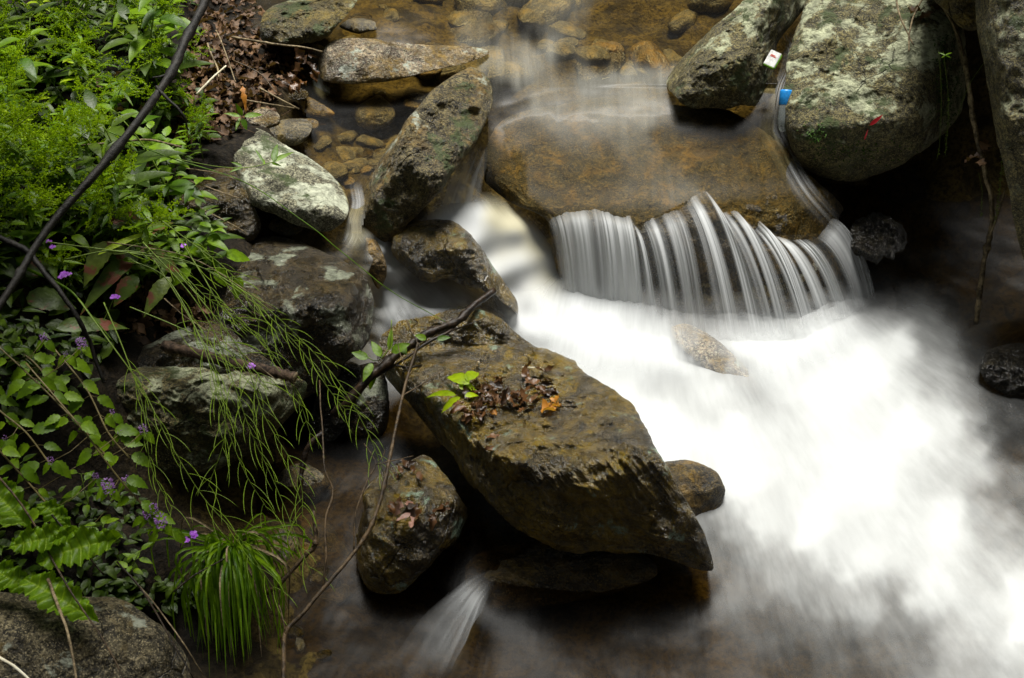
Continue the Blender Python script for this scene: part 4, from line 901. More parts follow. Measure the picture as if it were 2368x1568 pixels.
stalk('thin seed stalk spilling from the weeds over the top of the rounded boulder', [(360,500,.86),(440,560,.80),(520,620,.74),(590,700,.66),(640,790,.58)], 30, 8, 55, .1)
stalk('fine seed stalk drooping straight down beside the log end', [(420,560,.82),(470,640,.76),(520,720,.70),(600,780,.62),(680,900,.52),(720,1010,.42)], 40, 9, 60)
stalk('fine seed stalk nearest the lobed leaves', [(240,700,.78),(290,820,.70),(330,940,.62),(350,1080,.54),(400,1180,.46)], 30, 10, 60)
stalk('tangled seed stalk dipping into the dark gap left of the twigs', [(400,620,.80),(470,700,.74),(560,820,.64),(610,960,.54),(690,1100,.42),(700,1200,.34)], 44, 11, 75)
stalk('seed stalk curving up over the reddish leaves', [(150,600,.84),(260,580,.84),(380,600,.80),(480,690,.72),(560,740,.66)], 34, 12, 60, .3)
# mint-like plants with purple flower heads
def mint(label, path, heads, seed, Lf=.06):
    global rng; rng = random.Random(seed)
    n = 30; Q = [P(*q) for q in spline(path, n)]
    root = empty('mint_plant', Q[0], label, 'plant'); inv = Matrix.Translation(-Q[0])
    st = MB(); st.tube(Q, .0026, 5); lf = MB()
    for i in range(3, n, 4):
        for s in (-1, 1):
            d = (Vector((s*.9, rng.uniform(-.8, .1), rng.uniform(-.4, .2)))).normalized(); l = Lf*rng.uniform(.6, 1.15)
            st.tube([Q[i], Q[i]+d*.02], .0009, 3); leaf(lf, Q[i]+d*.02, d, (0, -.35, 1), l, l*.56, 12, 'ovate', rng.uniform(.3, 1.1), .2, .10)
    for (a, b, z, r) in heads:
        c = P(a, b, z); j = min(range(n), key=lambda k: (Q[k]-c).length); st.tube([Q[j], (Q[j]+c)/2-Vector((0, 0, .01)), c], .0012, 4)
        for s in (-1, 1): leaf(lf, c-Vector((0, 0, .005)), (s, -.5, -.5), (0, -.2, 1), .045, .028, 10, 'ovate', .8, .2, .1)
        m = MB()
        for k in range(int(60*r)):
            aa = rng.uniform(0, 6.28); hh = rng.uniform(-1, 1); q = c+Vector((math.cos(aa)*.008, math.sin(aa)*.008, hh*.014+.006))*r
            leaf(m, q, (math.cos(aa), math.sin(aa), .3), (0, 0, 1), .006*r, .003*r, 3, 'lance', 0, 0)
        o = m.build('flower_head', M['purple'], root); o.matrix_parent_inverse = inv
    for m, nm, mt in ((st, 'stem', 'stemb'), (lf, 'foliage', 'leaf_mint')):
        o = m.build(nm, M[mt], root); o.matrix_parent_inverse = inv
mint('mint stem with two purple heads leaning across the far left', [(-40,770,.80),(60,860,.74),(160,960,.68),(250,1060,.60)], [(102,785,.80,.8),(190,800,.76,1.1),(118,1068,.64,.7)], 1)
mint('long mint stem with purple heads reaching towards the violet blossom', [(60,840,.76),(180,980,.68),(270,1100,.58),(340,1180,.50),(395,1240,.44)], [(332,997,.62,.9),(252,1130,.58,1.3),(373,1210,.50,1.3),(342,1193,.50,.9),(357,1180,.51,.9)], 2)
mint('mint stem above the lobed leaves with small buds', [(-40,1000,.70),(60,1110,.60),(150,1210,.52),(230,1270,.46)], [(278,1003,.6,.6),(292,1112,.56,.8),(222,1105,.57,.7)], 3)
mint('leafy mint plant without open flowers at the left edge', [(-60,860,.75),(-10,940,.70),(60,1000,.66),(120,1080,.60)], [(12,1015,.66,.5)], 4, .075)
mint('mint plant crowding the left edge below the red leaves', [(-60,700,.78),(20,790,.74),(90,850,.70),(140,930,.66)], [(152,820,.74,.5)], 5, .075)
mint('dark leafed mint stem hanging over the lower boulder', [(120,800,.72),(200,900,.66),(250,1000,.60),(300,1060,.55)], [(260,955,.62,.5)], 6, .07)
# violet blossoms
def blossom(label, px, py, z, n, stem):
    global rng; rng = random.Random(int(px))
    c = P(px, py, z); root = empty('violet_blossom', c, label, 'flower'); inv = Matrix.Translation(-c); st = MB(); st.tube(spline(pxs(stem), 10), .0011, 4); o = st.build('stem', M['stemg'], root); o.matrix_parent_inverse = inv
    for k in range(n):
        q = c+Vector((rng.uniform(-.012, .012), rng.uniform(-.012, .012), rng.uniform(-.008, .008))); m = MB()
        for j in range(4):
            a = j*1.57+rng.random(); leaf(m, q, (math.cos(a), math.sin(a)-.3, .35), (0, -.4, 1), .011, .009, 4, 'round', .5, .1)
        o = m.build('petals', M['violet'], root); o.matrix_parent_inverse = inv
blossom('pair of violet blossoms on the upper left beside the branch fork', 118, 563, .84, 2, [(90,640,.7),(110,600,.78),(118,563,.84)])
blossom('widest cluster of violet blossoms below the branch fork', 150, 634, .80, 6, [(150,700,.68),(146,670,.75),(150,634,.8)])
blossom('violet blossoms between the reddening leaves', 264, 688, .70, 3, [(230,760,.62),(250,720,.66),(264,688,.7)])
blossom('violet blossom hanging over the rotten log', 580, 845, .60, 3, [(500,830,.62),(545,850,.60),(580,845,.6)])
blossom('violet blossom glowing alone in the dark above the grass tuft', 440, 1240, .42, 4, [(330,1215,.46),(390,1236,.44),(440,1240,.42)])
blossom('small violet blossoms high on the left bank above the reddish leaves', 425, 560, .74, 1, [(400,600,.66),(415,580,.7),(425,560,.74)])

# lobed leaves of the thistle-like plant
def lobed(label, specs):
    global rng; rng = random.Random(99)
    root = empty('lobed_leaf_plant', P(*specs[0][:3]), label, 'plant'); inv = Matrix.Translation(-root.location)
    for (a, b, z, c, d, z2, wpx) in specs:
        A_, B_ = P(a, b, z), P(c, d, z2); ax = (B_-A_); Ln = ax.length; ax.normalize(); up = (Vector((0, 0, 1))*.7+(Vector((0, 0, CAM_H))-A_).normalized()*.7).normalized(); sd = ax.cross(up).normalized(); up = sd.cross(ax)
        nu_, nv_ = 25, 141; RA = []; W = wpx/FPX*3.7*.5; V = []; 
        ph = rng.random()*6
        for i in range(nv_):
            t = i/(nv_-1); wv = (math.sin(math.pi*min(1, .12+t*.88))**.75)*(1-.15*t)
            tooth = .74+.26*(1-abs(((t*8+ph) % 1)*2-1)**1.5)+.09*(abs(((t*34) % 1)*2-1)-.5)
            for j in range(nu_):
                s = j/(nu_-1)*2-1; ww = W*wv*(1+(tooth-1)*abs(s)**3)
                vein = abs(((t*9+abs(s)*1.1) % 1)-.5)*2
                h_ = .30*abs(s)*W-.0045*(vein**3)-.002+.012*math.sin(t*19+s*3)*abs(s)+.5*Ln*(-(t-.45)**2)*.55
                RA.append(max(0, 1-abs(s)*16)*1.0+(.85 if vein > .88 else 0)+.10+.25*rng.random()*(1-abs(s)*.5))
                V.append(A_+ax*(t*Ln+abs(s)*W*.25)+sd*(s*ww)+up*h_)
        o = mesh_np('leaf', np.array([list(v) for v in V]), grid_faces(nu_, nv_), M['leaf_big'], root, attrs={'rnd': np.clip(RA, 0, 1)}); o.matrix_parent_inverse = inv
lobed('plant with big bright lobed leaves above the granite boulder at lower left', [(20,1262,.66,176,1230,.64,62),(80,1296,.62,270,1240,.62,84),(50,1332,.60,216,1428,.56,80),(-40,1110,.66,62,1212,.64,86),(-30,1310,.58,70,1362,.56,64),(90,1160,.60,160,1215,.58,50)])
for i, (x, y, s, lab) in enumerate([(250,1265,.8,'small ovate leafed shoot right of the lobed leaves'),(300,1330,.6,'little shoot on the dark soil above the granite boulder'),(-10,1300,.8,'small shoot at the left edge below the lobed leaves'),(210,1180,.7,'small leafed shoot in the shade over the lobed leaves'),(70,1110,.9,'dark shoot at the left over the lobed leaves')]):
    o = broad(60+i, 4, .06, 'leaf_big' if i < 3 else 'leaf', 0, .12, .5, 'small_shoot', .4); put(o, x, y, .0, i, s*1.3, lab, z=.42)

# grass tuft
rng = random.Random(8)
gm = MB(); dg = MB(); c0 = (535, 1262, .26)
for k in range(180):
    a = rng.uniform(0, 6.28); spread = rng.uniform(.2, 1)
    ex = 535+math.cos(a)*172*spread+rng.uniform(-20, 20); ey = 1480+rng.uniform(-100, 110)*spread+ (40 if abs(ex-535) < 60 else 0)
    if rng.random() < .13: ex = 535+rng.choice((-1, 1))*rng.uniform(120, 260); ey = rng.uniform(1290, 1400)
    if rng.random() < .05: ex = 600+rng.uniform(40, 120); ey = 1300+rng.uniform(0, 60)
    b = P(537+math.cos(a)*10+rng.uniform(-10, 10), 1262+rng.uniform(-10, 14), .24); kk = rng.uniform(.45, 1) if k % 3 == 0 else rng.uniform(.8, 1.04); ex = 537+(ex-537)*kk; ey = 1262+(ey-1262)*kk; e = P(ex, ey, rng.uniform(-.02, .12)+.10*(1-spread)); m_ = (b+e)/2+Vector(((ex-535)/FPX*4*rng.uniform(.0, .55)+rng.uniform(-.015, .015), rng.uniform(-.05, .03), rng.uniform(.03, .17)))
    Q = spline([b, b+(m_-b)*.6+Vector((0, 0, .03)), m_, m_+(e-m_)*.55, e], 12); w0 = rng.uniform(.0022, .0052); vs = []; fs = []
    for i in range(12):
        t = Vector(Q[min(11, i+1)]-Q[max(0, i-1)]).normalized(); sd = t.cross(Vector((0, -.5, .85))).normalized(); w_ = w0*(1-(i/11)**2.5)*min(1, .6+i*.2)
        p = Vector(Q[i]); nn = sd.cross(t); vs += [p-sd*w_+nn*w_*.4, p, p+sd*w_+nn*w_*.4]
    for i in range(11):
        q = i*3; fs += [(q, q+1, q+4, q+3), (q+1, q+2, q+5, q+4)]
    (dg if k % 11 == 5 else gm).add(vs, fs, rng.random())
root = empty('grass_tuft', P(*c0), 'arching tuft of bright green grass drooping over the water at lower left', 'grass tuft')
o = gm.build('blades', M['grass'], root); o.matrix_parent_inverse = Matrix.Translation(-root.location)
o = dg.build('withered_blades', M['straw'], root); o.matrix_parent_inverse = Matrix.Translation(-root.location)
rm = MB()
for k in range(14): b = P(535+rng.uniform(-22, 22), 1262+rng.uniform(-8, 12), .25); rm.tube([b+Vector((0, 0, .01)), b-Vector((0, 0, .05))], .004, 5)
o = rm.build('crown', M['stemb'], root); o.matrix_parent_inverse = Matrix.Translation(-root.location)
for i, (pth, lab) in enumerate([([(240,300,.95),(380,360,.88),(560,420,.80),(700,510,.72),(800,590,.64),(900,670,.56),(1030,745,.46)], 'long thin green grass stalk crossing the pale boulder towards the black stick'),
     ([(0,590,.82),(100,640,.8),(180,690,.78),(260,790,.7)], 'broad dark grass blade crossing the branch fork'),([(690,1000,.3),(760,1080,.25),(840,1060,.25)], 'stray green blade in the dark gap')][:2]):
    stick('grass_stalk', lab, 'grass', pth, .0022 if i == 0 else .006, .0012, M['grass'], 40, seed=i)

# ------------------------------------------------------------ branches, sticks, twigs
stick('branch', 'thick dark branch slanting across the left bank in front of the weeds', 'branch', [(485,-60,1.20),(470,10,1.18),(430,90,1.15),(395,170,1.12),(330,265,1.10),(240,380,1.05),(150,480,1.0),(110,530,.98),(75,582,.96),(35,650,.94),(-10,720,.92),(-60,800,.9)], .0150, .0095, M['bark'], 60, .18,
 [([(75,582,.96),(40,565,.97),(0,548,.98),(-50,530,1.0)], .010, .007), ([(75,582,.96),(100,620,.94),(140,670,.92),(185,740,.86),(215,800,.78),(245,880,.7)], .009, .005), ([(362,200,1.12),(395,235,1.1),(425,275,1.06),(435,300,1.0)], .006, .003), ([(395,170,1.12),(370,178,1.13),(352,180,1.13)], .005, .002)], seed=3, knots=7)
stick('stick', 'black wet stick lying from the cascade down across the pointed boulder corner', 'stick', [(1143,672,.42),(1100,702,.42),(1052,748,.41),(1000,766,.40),(960,790,.40),(900,835,.38),(845,882,.36),(800,935,.30),(770,960,.26)], .011, .016, M['stick'], 50, .35,
 [([(1052,748,.41),(1040,765,.4),(985,795,.39),(930,835,.37),(835,890,.33)], .0055, .004), ([(1040,765,.40),(1080,752,.42),(1120,735,.43)], .002, .001)], seed=4, knots=6)
stick('twig', 'tall bare forked twig rising from the bottom edge to the black stick', 'twig', [(657,1640,.22),(657,1560,.24),(658,1468,.27),(700,1418,.29),(750,1358,.31),(820,1275,.33),(860,1210,.36),(885,1130,.39),(905,1040,.42),(930,920,.46),(955,830,.50),(965,795,.52)], .0065, .0045, M['tan_twig'], 60, .3,
 [([(748,1358,.31),(753,1280,.36),(752,1200,.40),(768,1140,.42),(750,1080,.46),(745,1000,.48),(742,940,.50),(738,880,.52)], .004, .002), ([(818,1275,.33),(822,1190,.38),(845,1120,.41),(868,1075,.43),(858,1050,.44),(842,1025,.45)], .003, .0015), ([(868,1075,.43),(885,1055,.44),(890,1040,.45)], .002, .001), ([(868,1075,.43),(910,1065,.42),(955,1055,.40)], .002, .001),
  ([(932,915,.46),(980,885,.47),(1025,855,.47)], .0025, .0012), ([(942,860,.48),(925,820,.5),(915,770,.52)], .0022, .001), ([(965,795,.52),(950,760,.53),(940,738,.54)], .0025, .002), ([(768,1140,.42),(776,1133,.43)], .002, .001), ([(658,1468,.27),(655,1440,.29),(645,1400,.3)], .0035, .002)], seed=5, knots=5)
stick('twig', 'orange brown twig standing right of the grass tuft', 'twig', [(615,1370,.14),(650,1345,.18),(700,1290,.22),(727,1265,.24),(730,1240,.26),(722,1185,.30)], .0075, .005, M['tan_twig'], 24, .4, [([(727,1265,.24),(738,1255,.24)], .003, .001), ([(700,1290,.22),(708,1275,.24)], .002, .001)], seed=6, knots=4)
stick('root', 'dark knotted root dangling under the rounded boulder', 'root', [(745,1002,.30),(715,1030,.28),(702,1070,.24),(697,1120,.2),(697,1172,.15)], .010, .007, M['stick'], 26, .6, seed=7, knots=6)
stick('vine', 'bare hanging vine dropping past the lichen boulder into the grey water', 'vine', [(2168,-40,1.02),(2185,10,.98),(2215,90,.92),(2240,200,.82),(2252,290,.70),(2272,370,.58),(2288,450,.46),(2292,500,.38),(2286,550,.31),(2275,610,.22),(2265,680,.13),(2256,750,.03)], .008, .0095, M['vine'], 60, .25,
 [([(2288,545,.32),(2305,500,.4),(2322,440,.48)], .005, .003), ([(2215,90,.92),(2200,50,.96),(2170,10,1.0)], .004, .003)], seed=8, knots=8)
for i, (pth, r, mt, lab) in enumerate([
 ([(2068,-20,.99),(2080,40,.94),(2100,82,.90),(2112,104,.89)], .004, 'straw', 'crooked dead twig on top of the lichen boulder'),
 ([(2150,-30,1.0),(2115,30,.95),(2102,80,.91),(2100,120,.9)], .004, 'straw', 'curved pale twig beside the oak leaf on the lichen boulder'),
 ([(2190,20,1.0),(2215,80,.95),(2228,130,.9)], .003, 'tan_twig', 'thin brown twig beside the hanging vine'),
 ([(455,218,.84),(490,182,.86),(523,152,.86)], .0045, 'pale_straw', 'bright white straw standing out of the leaf litter'),
 ([(535,88,.80),(610,98,.80),(690,108,.77),(745,120,.74)], .005, 'straw', 'long pale twig lying from the litter to the pinkish boulder'),
 ([(600,205,.74),(650,230,.72),(692,252,.68)], .004, 'straw', 'pale twig pointing at the orange stone'),
 ([(560,230,.74),(620,240,.72),(680,250,.68)], .0035, 'straw', 'pale twig just above the pinkish stone'),
 ([(500,70,.86),(520,120,.84),(545,190,.80)], .003, 'straw', 'upright dry stalk in the middle of the leaf litter'),
 ([(480,100,.86),(500,150,.83),(505,180,.82)], .004, 'straw', 'short grey twig in the leaf litter'),
 ([(540,140,.80),(600,170,.77),(640,215,.73)], .0028, 'tan_twig', 'thin bent brown twig over the litter shore'),
 ([(420,340,.80),(350,325,.84),(260,330,.88),(190,335,.9)], .004, 'straw', 'pale twig running behind the thick branch'),
 ([(430,390,.76),(500,400,.70),(560,420,.68)], .0022, 'straw', 'thin dry stem on the damp brown rock'),
 ([(440,420,.74),(500,440,.70),(552,458,.66)], .0028, 'straw', 'dry stem ending at the pale boulder'),
 ([(430,470,.72),(500,500,.68),(570,540,.62)], .0028, 'straw', 'dry stem crossing the dark rock above the rounded boulder'),
 ([(250,560,.84),(420,590,.80),(520,640,.74),(640,720,.66)], .0020, 'straw', 'long pinkish dry stem among the seed stalks'),
 ([(380,690,.72),(440,740,.68),(560,820,.62),(640,880,.58)], .0020, 'straw', 'dry stem falling over the end of the log'),
 ([(-20,1080,.70),(60,1180,.66),(120,1290,.62),(170,1380,.6),(240,1480,.56),(300,1600,.5)], .0030, 'tan_twig', 'long tan stem crossing the lobed leaves and the granite boulder'),
 ([(110,1340,.60),(140,1420,.58),(165,1500,.56),(180,1600,.52)], .0042, 'straw', 'pale broken stem on the granite boulder'),
 ([(-20,1510,.56),(30,1540,.56),(80,1580,.54)], .0040, 'pale_straw', 'whitish stem in the very corner of the granite boulder'),
 ([(270,1300,.48),(330,1370,.46),(380,1450,.46),(450,1570,.4)], .0028, 'stick', 'dark dead stem draped over the right of the granite boulder'),
 ([(300,1330,.46),(360,1400,.46),(420,1480,.44),(470,1560,.36)], .0022, 'straw', 'thin dead stem hanging beside the grass tuft'),
 ([(400,1370,.32),(450,1330,.34),(520,1290,.35)], .0028, 'stick', 'dark twig poking into the grass tuft'),
 ([(1183,850,.34),(1215,850,.345),(1250,851,.35)], .0026, 'pale_straw', 'short yellow straw above the dead leaves on the pointed boulder'),
 ([(870,850,.35),(905,845,.36),(940,852,.36),(985,845,.33)], .0050, 'stick', 'black crooked twig flat on the pointed boulder corner'),
 ([(120,1190,.6),(180,1260,.56),(240,1330,.5)], .0028, 'stick', 'dark thin stem over the lobed leaves'),
]):
    stick('twig', lab, 'twig', pth, r, r*.7, M[mt], 18, .3, seed=20+i)
# rotten log
root = empty('log', P(480, 820, .60), 'short rotten log with peeling bark wedged between the two bank boulders', 'log'); inv = Matrix.Translation(-root.location)
Q = spline(pxs([(380,800,.56),(470,822,.585),(560,845,.58),(640,862,.57),(682,874,.56)]), 60); m = MB(); m.tube(Q, [.0165+.002*math.sin(i*.9) for i in range(60)], 20, wob=.16, seed=2); o = m.build('bark', M['log'], root); o.matrix_parent_inverse = inv
m = MB(); m.tube([Q[-1]-(Q[-1]-Q[-2])*.5, Q[-1]+(Q[-1]-Q[-2])*.8], [.018, .015], 20, wob=.3, seed=3); o = m.build('broken_end', M['straw'], root); o.matrix_parent_inverse = inv

# unseen trees, added to shade the near left bank and the right hollow
def shade_tree(label, base, crown_c, rad, n, seed):
    global rng; rng = random.Random(seed)
    root = empty('added_shade_tree', base, label, 'tree'); inv = Matrix.Translation(-Vector(base))
    t = MB(); b = Vector(base); c = Vector(crown_c); t.tube(spline([b-Vector((0, 0, .3)), b+Vector((0, 0, 1.6)), (b+c)/2+Vector((0, 0, 1.4)), c], 24), [.13-.004*i for i in range(24)], 10, wob=.1)
    for k in range(14):
        e = c+Vector((rng.uniform(-1, 1)*rad[0], rng.uniform(-1, 1)*rad[1], rng.uniform(-.2, .5))); t.tube(spline([c+(b-c)*.15*rng.random(), (c+e)/2+Vector((0, 0, .15)), e], 6), .012, 5)
    o = t.build('trunk', M['bark'], root); o.matrix_parent_inverse = inv
    m = MB(); k = 0
    while k < n:
        x, y = rng.uniform(-1, 1), rng.uniform(-1, 1)
        if x*x+y*y > 1: continue
        p = c+Vector((x*rad[0], y*rad[1], rng.uniform(-.25, .6))); l = rng.uniform(.08, .15)
        leaf(m, p, (rng.uniform(-1, 1), rng.uniform(-1, 1), rng.uniform(-.3, .3)), (0, 0, 1), l, l*.55, 4, 'ovate', .4, .15); k += 1
    o = m.build('crown', M['leaf'], root); o.matrix_parent_inverse = inv
shade_tree('unseen leafy tree added to shade the near left bank', (-3.1, 2.9, .9), (-.80, 3.5, 3.9), (1.35, .80), 900, 1)
shade_tree('unseen leafy tree added to shade the hollow at the right', (3.4, 5.2, .9), (2.5, 5.6, 4.2), (.8, .9), 450, 2)

# ------------------------------------------------------------ dead leaves
def crumple(mb, p, L, up=(0, 0, 1), W=.6, d=None):
    a = rng.uniform(0, 6.28); d = d or Vector((math.cos(a), math.sin(a), rng.uniform(-.3, .5)))
    leaf(mb, p, d, (Vector(up)+rv(.5)), L, L*W, 7, 'ovate', rng.uniform(-.8, 1.2), rng.uniform(-.3, .9), 0, curl=.9, twist=rng.uniform(-1, 1), sinuate=.3)
rng = random.Random(21)
lit = MB(); LITP = [(470,-40),(600,-40),(600,60),(640,110),(730,105),(740,150),(680,200),(640,235),(590,260),(560,300),(500,330),(430,330),(420,230),(440,140)]
LIT2 = [(180,180),(330,180),(430,330),(400,480),(280,420)]; LIT3 = [(250,690),(400,650),(500,700),(480,790),(300,790)]
for poly, n in ((LITP, 620), (LIT2, 130), (LIT3, 110)):
    k = 0; xs_ = [p[0] for p in poly]; ys_ = [p[1] for p in poly]
    while k < n:
        x, y = rng.uniform(min(xs_), max(xs_)), rng.uniform(min(ys_), max(ys_))
        if not inside(poly, np.array([x]), np.array([y]))[0]: continue
        crumple(lit, on_ground(x, y)[0]+Vector((0, 0, rng.uniform(.0, .045))), rng.uniform(.03, .07)); k += 1
for k in range(160):
    x, y = (rng.uniform(430, 740), rng.uniform(0, 330)) if k % 3 else (rng.uniform(250, 640), rng.uniform(400, 760))
    p = on_ground(x, y)[0]+Vector((0, 0, .03)); dd = Vector((rng.uniform(-1, 1), rng.uniform(-1, 1), rng.uniform(-.1, .2)))*.09; lit.tube([p-dd/2, p+rv(.008), p+dd/2], .0009, 3, rnd=rng.uniform(.5, 1))
tag(lit.build('leaf_litter', M['dead']), 'brown crumpled dead leaves and fine stems littering the bank', 'leaf litter', kind='stuff')
def leafset(name, label, on, pts, mat, L, n_per=1, W=.6, jit=6, off=.012):
    root = empty(name, on(pts[0][0], pts[0][1], off), label, 'dead leaves'); inv = Matrix.Translation(-root.location)
    for (x, y) in pts:
        for k in range(n_per):
            m = MB(); crumple(m, on(x+rng.uniform(-jit, jit), y+rng.uniform(-jit, jit), off+rng.uniform(0, .02)), L*rng.uniform(.7, 1.2), W=W)
            o = m.build('leaf', M[mat], root); o.matrix_parent_inverse = inv
rng = random.Random(31)
cl = [(rng.uniform(1070, 1265), 0) for _ in range(25)]; cl = [(x, 905+(1165-x)*.22+rng.uniform(-32, 38)) for x, _ in cl]
leafset('dead_leaf_clump', 'clump of soggy dark brown leaves on top of the pointed boulder', onB13, cl, 'deadwet', .050, 4, .45, 12)
leafset('dead_leaf', 'single wet brown leaf trailing down the face of the pointed boulder', onB13, [(1125,1010),(1120,1040)], 'deadwet', .05, 1, .4, 3)
leafset('orange_leaf', 'bright orange brown leaf right of the soggy clump', onB13, [(1278,930),(1272,938)], 'orange_leaf', .045, 2, .9, 4, .015)
leafset('orange_leaf', 'little orange leaf scrap at the lower edge of the clump', onB13, [(1150,955)], 'orange_leaf', .03, 1, .8, 2, .015)
leafset('oak_leaf', 'split wet oak leaf pale pink in the middle of the lower boulder', onB15, [(938,1172),(950,1186),(960,1200),(930,1165)], 'pinkleaf', .06, 1, .4, 4, .015)
leafset('dead_leaf', 'orange brown leaf remains either side of the pale oak leaf', onB15, [(975,1180),(995,1188),(965,1172),(1005,1185)], 'deadwet', .05, 2, .5, 6, .012)
leafset('dead_leaf', 'dark leaf bits at the top of the lower boulder', onB15, [(945,1085),(960,1090),(925,1095),(900,1165),(915,1168)], 'deadwet', .04, 2, .5, 6, .012)
leafset('oak_leaf', 'dry brown oak leaf at the top of the lichen boulder', onB11, [(2150,12),(2160,30),(2140,25)], 'dead', .08, 1, .6, 4, .03)
leafset('dead_leaf', 'brown leaf caught in the vine over the dark gap', lambda x, y, off: P(x, y, .66), [(2270,352),(2260,368)], 'dead', .06, 2, .7, 6)
leafset('dead_leaf', 'dark wet leaves matted on the litter shore beside the trickle', lambda x, y, off: P(x, y, .70), [(715,125),(700,150),(720,165),(690,190),(675,205),(680,175),(660,190)], 'deadwet', .06, 3, .6, 12)
leafset('dead_leaf', 'long orange dead leaf lying in the litter', lambda x, y, off: P(x, y, .78), [(560,200)], 'orange_leaf', .09, 1, .22, 1)
# green sprig on the pointed boulder
def sprig(label, on, specs, mat, name='sprig', **kw):
    global rng; rng = random.Random(3)
    root = empty(name, on(specs[0][0], specs[0][1], .01), label, 'leaves'); inv = Matrix.Translation(-root.location)
    for (x0, y0, x1, y1, wpx, off) in specs:
        a, b = on(x0, y0, .02), on(x1, y1, .02); a = a+Vector((0, 0, off)); b = b+Vector((0, 0, off*.6)); m = MB(); Ln = (b-a).length*1.1
        leaf(m, a, (b-a)+Vector((0, 0, .3*Ln)), (0, -.3, 1), Ln, wpx/FPX*4, 12, 'ovate', .7, .3, .03, curl=.1); o = m.build('leaf', M[mat], root); o.matrix_parent_inverse = inv
sprig('bright green sprig of leaves resting on the pointed boulder', onB13, [(1085,905,1035,878,34,.03),(1080,900,1105,870,30,.035),(1060,905,1100,905,26,.02),(1055,925,985,922,18,.02),(1065,930,1022,958,20,.02),(1075,925,1105,918,16,.015)], 'leaf_lime')
hand_leaves('leafy_sprig', 'green leaves caught along the upper side of the black stick', [(905,815,.42,945,795,.44,26),(880,825,.42,860,790,.44,22),(850,830,.42,815,815,.43,24),(860,840,.4,840,880,.38,22),(900,810,.42,905,760,.46,14),(985,785,.42,960,775,.43,18),(1010,785,.42,1040,780,.42,16),(870,850,.38,855,900,.3,20),(925,800,.42,940,820,.41,20)], 'leaf', stem=[[(905,740,.5),(900,800,.43),(870,835,.4),(830,810,.42)]])
# mats of moss and small plants on the lichen boulder
rng = random.Random(51); ms = MB()
for k in range(900):
    if k < 620: x = 2195+rng.gauss(0, 16)-(k % 3)*6; y = rng.uniform(80, 290)
    elif k < 800: x = rng.gauss(1990, 60); y = rng.gauss(352, 16)
    else: x = rng.gauss(1885, 14); y = rng.gauss(318, 18)
    p = onB11(x, y, rng.uniform(0, .012)); leaf(ms, p, rv(1)+Vector((0, -.4, .3)), (0, 0, 1), rng.uniform(.006, .014), .006, 3, 'ovate', .2, 0)
tag(ms.build('moss', M['mossy']), 'patches of bright moss down the right side and foot of the lichen boulder', 'moss', kind='stuff')
def hanger(label, path, seeds, seed):
    global rng; rng = random.Random(seed); Q = [P(*q) for q in spline(path, 30)]; root = empty('hanging_weed', Q[0], label, 'plant'); inv = Matrix.Translation(-Q[0])
    s = MB(); s.tube(Q, .0007, 4); o = s.build('stem', M['pod_shaded'], root); o.matrix_parent_inverse = inv
    b = MB()
    for k in range(seeds): 
        q = Q[rng.randrange(14, 30)]+rv(.005); leaf(b, q, rv(1)-Vector((0, 0, 1)), (0, -1, 0), .006, .003, 3, 'lance', .3, 0)
    o = b.build('seeds', M['pod_shaded'], root); o.matrix_parent_inverse = inv
hanger('thin weed hanging down the right side of the lichen boulder', [(2180,120,.98),(2190,200,.86),(2192,270,.74),(2185,360,.6)], 46, 1)
hanger('second thin weed hanging beside the mossy strip', [(2170,120,.98),(2176,220,.84),(2172,330,.66),(2165,370,.6)], 6, 2)
hanger('seed cluster dangling beside the vine fork', [(2330,180,.95),(2320,300,.75),(2312,430,.55),(2300,515,.4)], 110, 3)
hanger('thin green thread of grass hanging off the right rock face', [(2400,60,1.1),(2350,200,.95),(2325,330,.72),(2318,400,.62)], 30, 4)
hanger('fine grass thread crossing the top right corner', [(2420,-10,1.15),(2330,80,1.05),(2250,180,.9),(2215,260,.75)], 2, 5)
hanger('short weed dangling by the vine low in the dark', [(2262,400,.6),(2270,440,.55),(2268,480,.48),(2268,500,.44)], 26, 6)
hand_leaves('sprout', 'tiny palm shaped green sprout on the mossy strip', [(2185,128,.98,2170,122,.98,4),(2185,128,.98,2200,122,.98,4),(2185,128,.98,2176,134,.97,4),(2185,128,.98,2198,134,.97,4)], 'leaf')

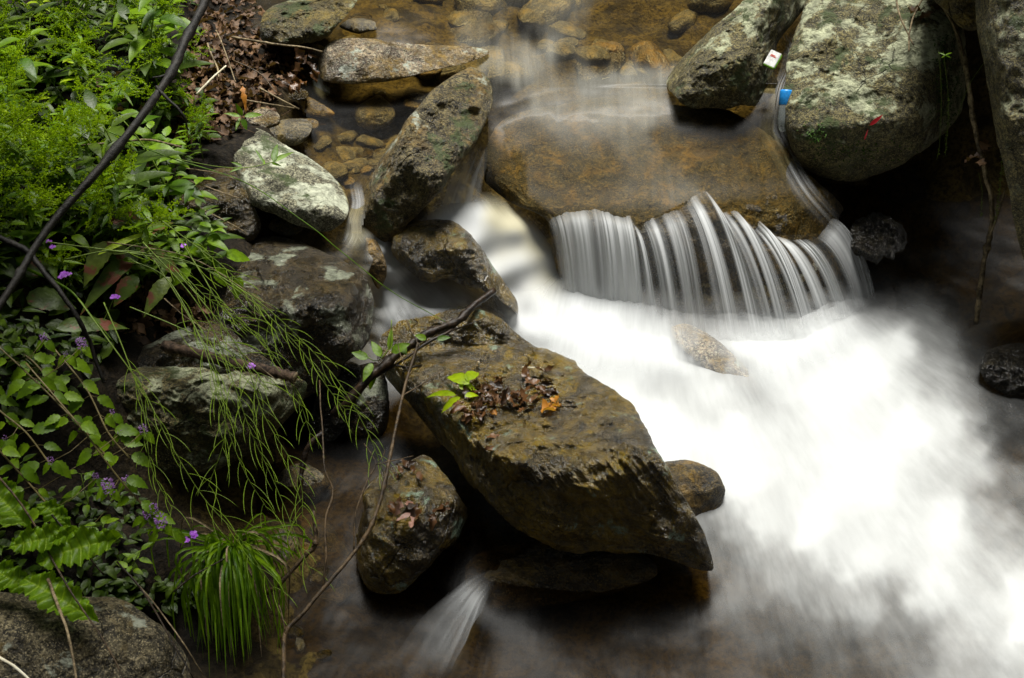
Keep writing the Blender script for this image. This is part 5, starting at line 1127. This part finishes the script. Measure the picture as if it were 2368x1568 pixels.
# ------------------------------------------------------------ litter left by people
def boxpart(name, size, mat, parent, loc=(0, 0, 0), bev=.002):
    import bmesh
    bm = bmesh.new(); bmesh.ops.create_cube(bm, size=1); bmesh.ops.scale(bm, vec=size, verts=bm.verts); bmesh.ops.bevel(bm, geom=bm.edges[:], offset=bev, segments=2, affect='EDGES')
    me = bpy.data.meshes.new(name); bm.to_mesh(me); bm.free(); me.materials.append(mat); o = link(bpy.data.objects.new(name, me), parent); o.location = loc; return o
wm = plain_mat('white_card', (.80, .80, .78), .4); gm_ = plain_mat('lime_card', (.32, .75, .03), .4); rm_ = plain_mat('red_print', (.75, .08, .05), .4); bl = plain_mat('blue_label', (.02, .28, .75), .35)
root = empty('carton', P(1786, 138, .78), 'small crushed white carton with a lime green side in the rill', 'carton')
boxpart('box', (.045, .062, .020), wm, root); boxpart('side_panel', (.004, .060, .018), gm_, root, (.0235, 0, 0)); boxpart('print_stripe', (.024, .003, .001), rm_, root, (-.002, .008, .0104), .0003); boxpart('print_stripe', (.018, .003, .001), rm_, root, (-.004, .013, .0104), .0003); boxpart('green_edge', (.044, .003, .018), gm_, root, (0, -.0318, 0))
root.rotation_euler = (math.radians(42), math.radians(10), math.radians(-32))
root = empty('bottle', P(1813, 262, .66), 'plastic bottle with a blue label jammed between the boulders in the rill', 'bottle')
gl = NT('clear_plastic'); gls = gl.finish(gl.n('ShaderNodeBsdfPrincipled', {'Base Color': (.45, .5, .5, 1), 'Roughness': .15, 'Alpha': .35, 'Specular IOR Level': .7}).outputs[0])
def lathe(name, prof, mat, parent, n=24):
    V = [(r*math.cos(2*math.pi*k/n), r*math.sin(2*math.pi*k/n), z) for r, z in prof for k in range(n)]
    return mesh_np(name, V, grid_faces(n, len(prof), wrap=True), mat, parent)
lathe('body', [(.0, .10), (.026, .098), (.028, .09), (.028, -.03), (.024, -.055), (.012, -.08), (.0, -.082)], gls, root)
lathe('label', [(.0, .1015), (.0265, .1005), (.0288, .094), (.0288, .035), (.0282, .034)], bl, root)
root.rotation_euler = (math.radians(-35), math.radians(6), 0); root.scale = (.85, .85, .85)
red = plain_mat('red_petal', (.62, .02, .03), .4, .3)
for nm, (x0, y0, x1, y1, w_), lab in (('petal', (2010, 290, 2040, 266, 11), 'red petal stuck on the shaded face of the lichen boulder'), ('petal', (1998, 324, 2006, 300, 5), 'narrow red scrap below the larger red petal')):
    a, b = onB11(x0, y0, .012), onB11(x1, y1, .012); m = MB(); rng = random.Random(1); leaf(m, a, b-a, (0, -1, .4), (b-a).length*1.05, w_/FPX*4.4, 8, 'ovate', .0, .3); tag(m.build(nm, red), lab, 'petal')
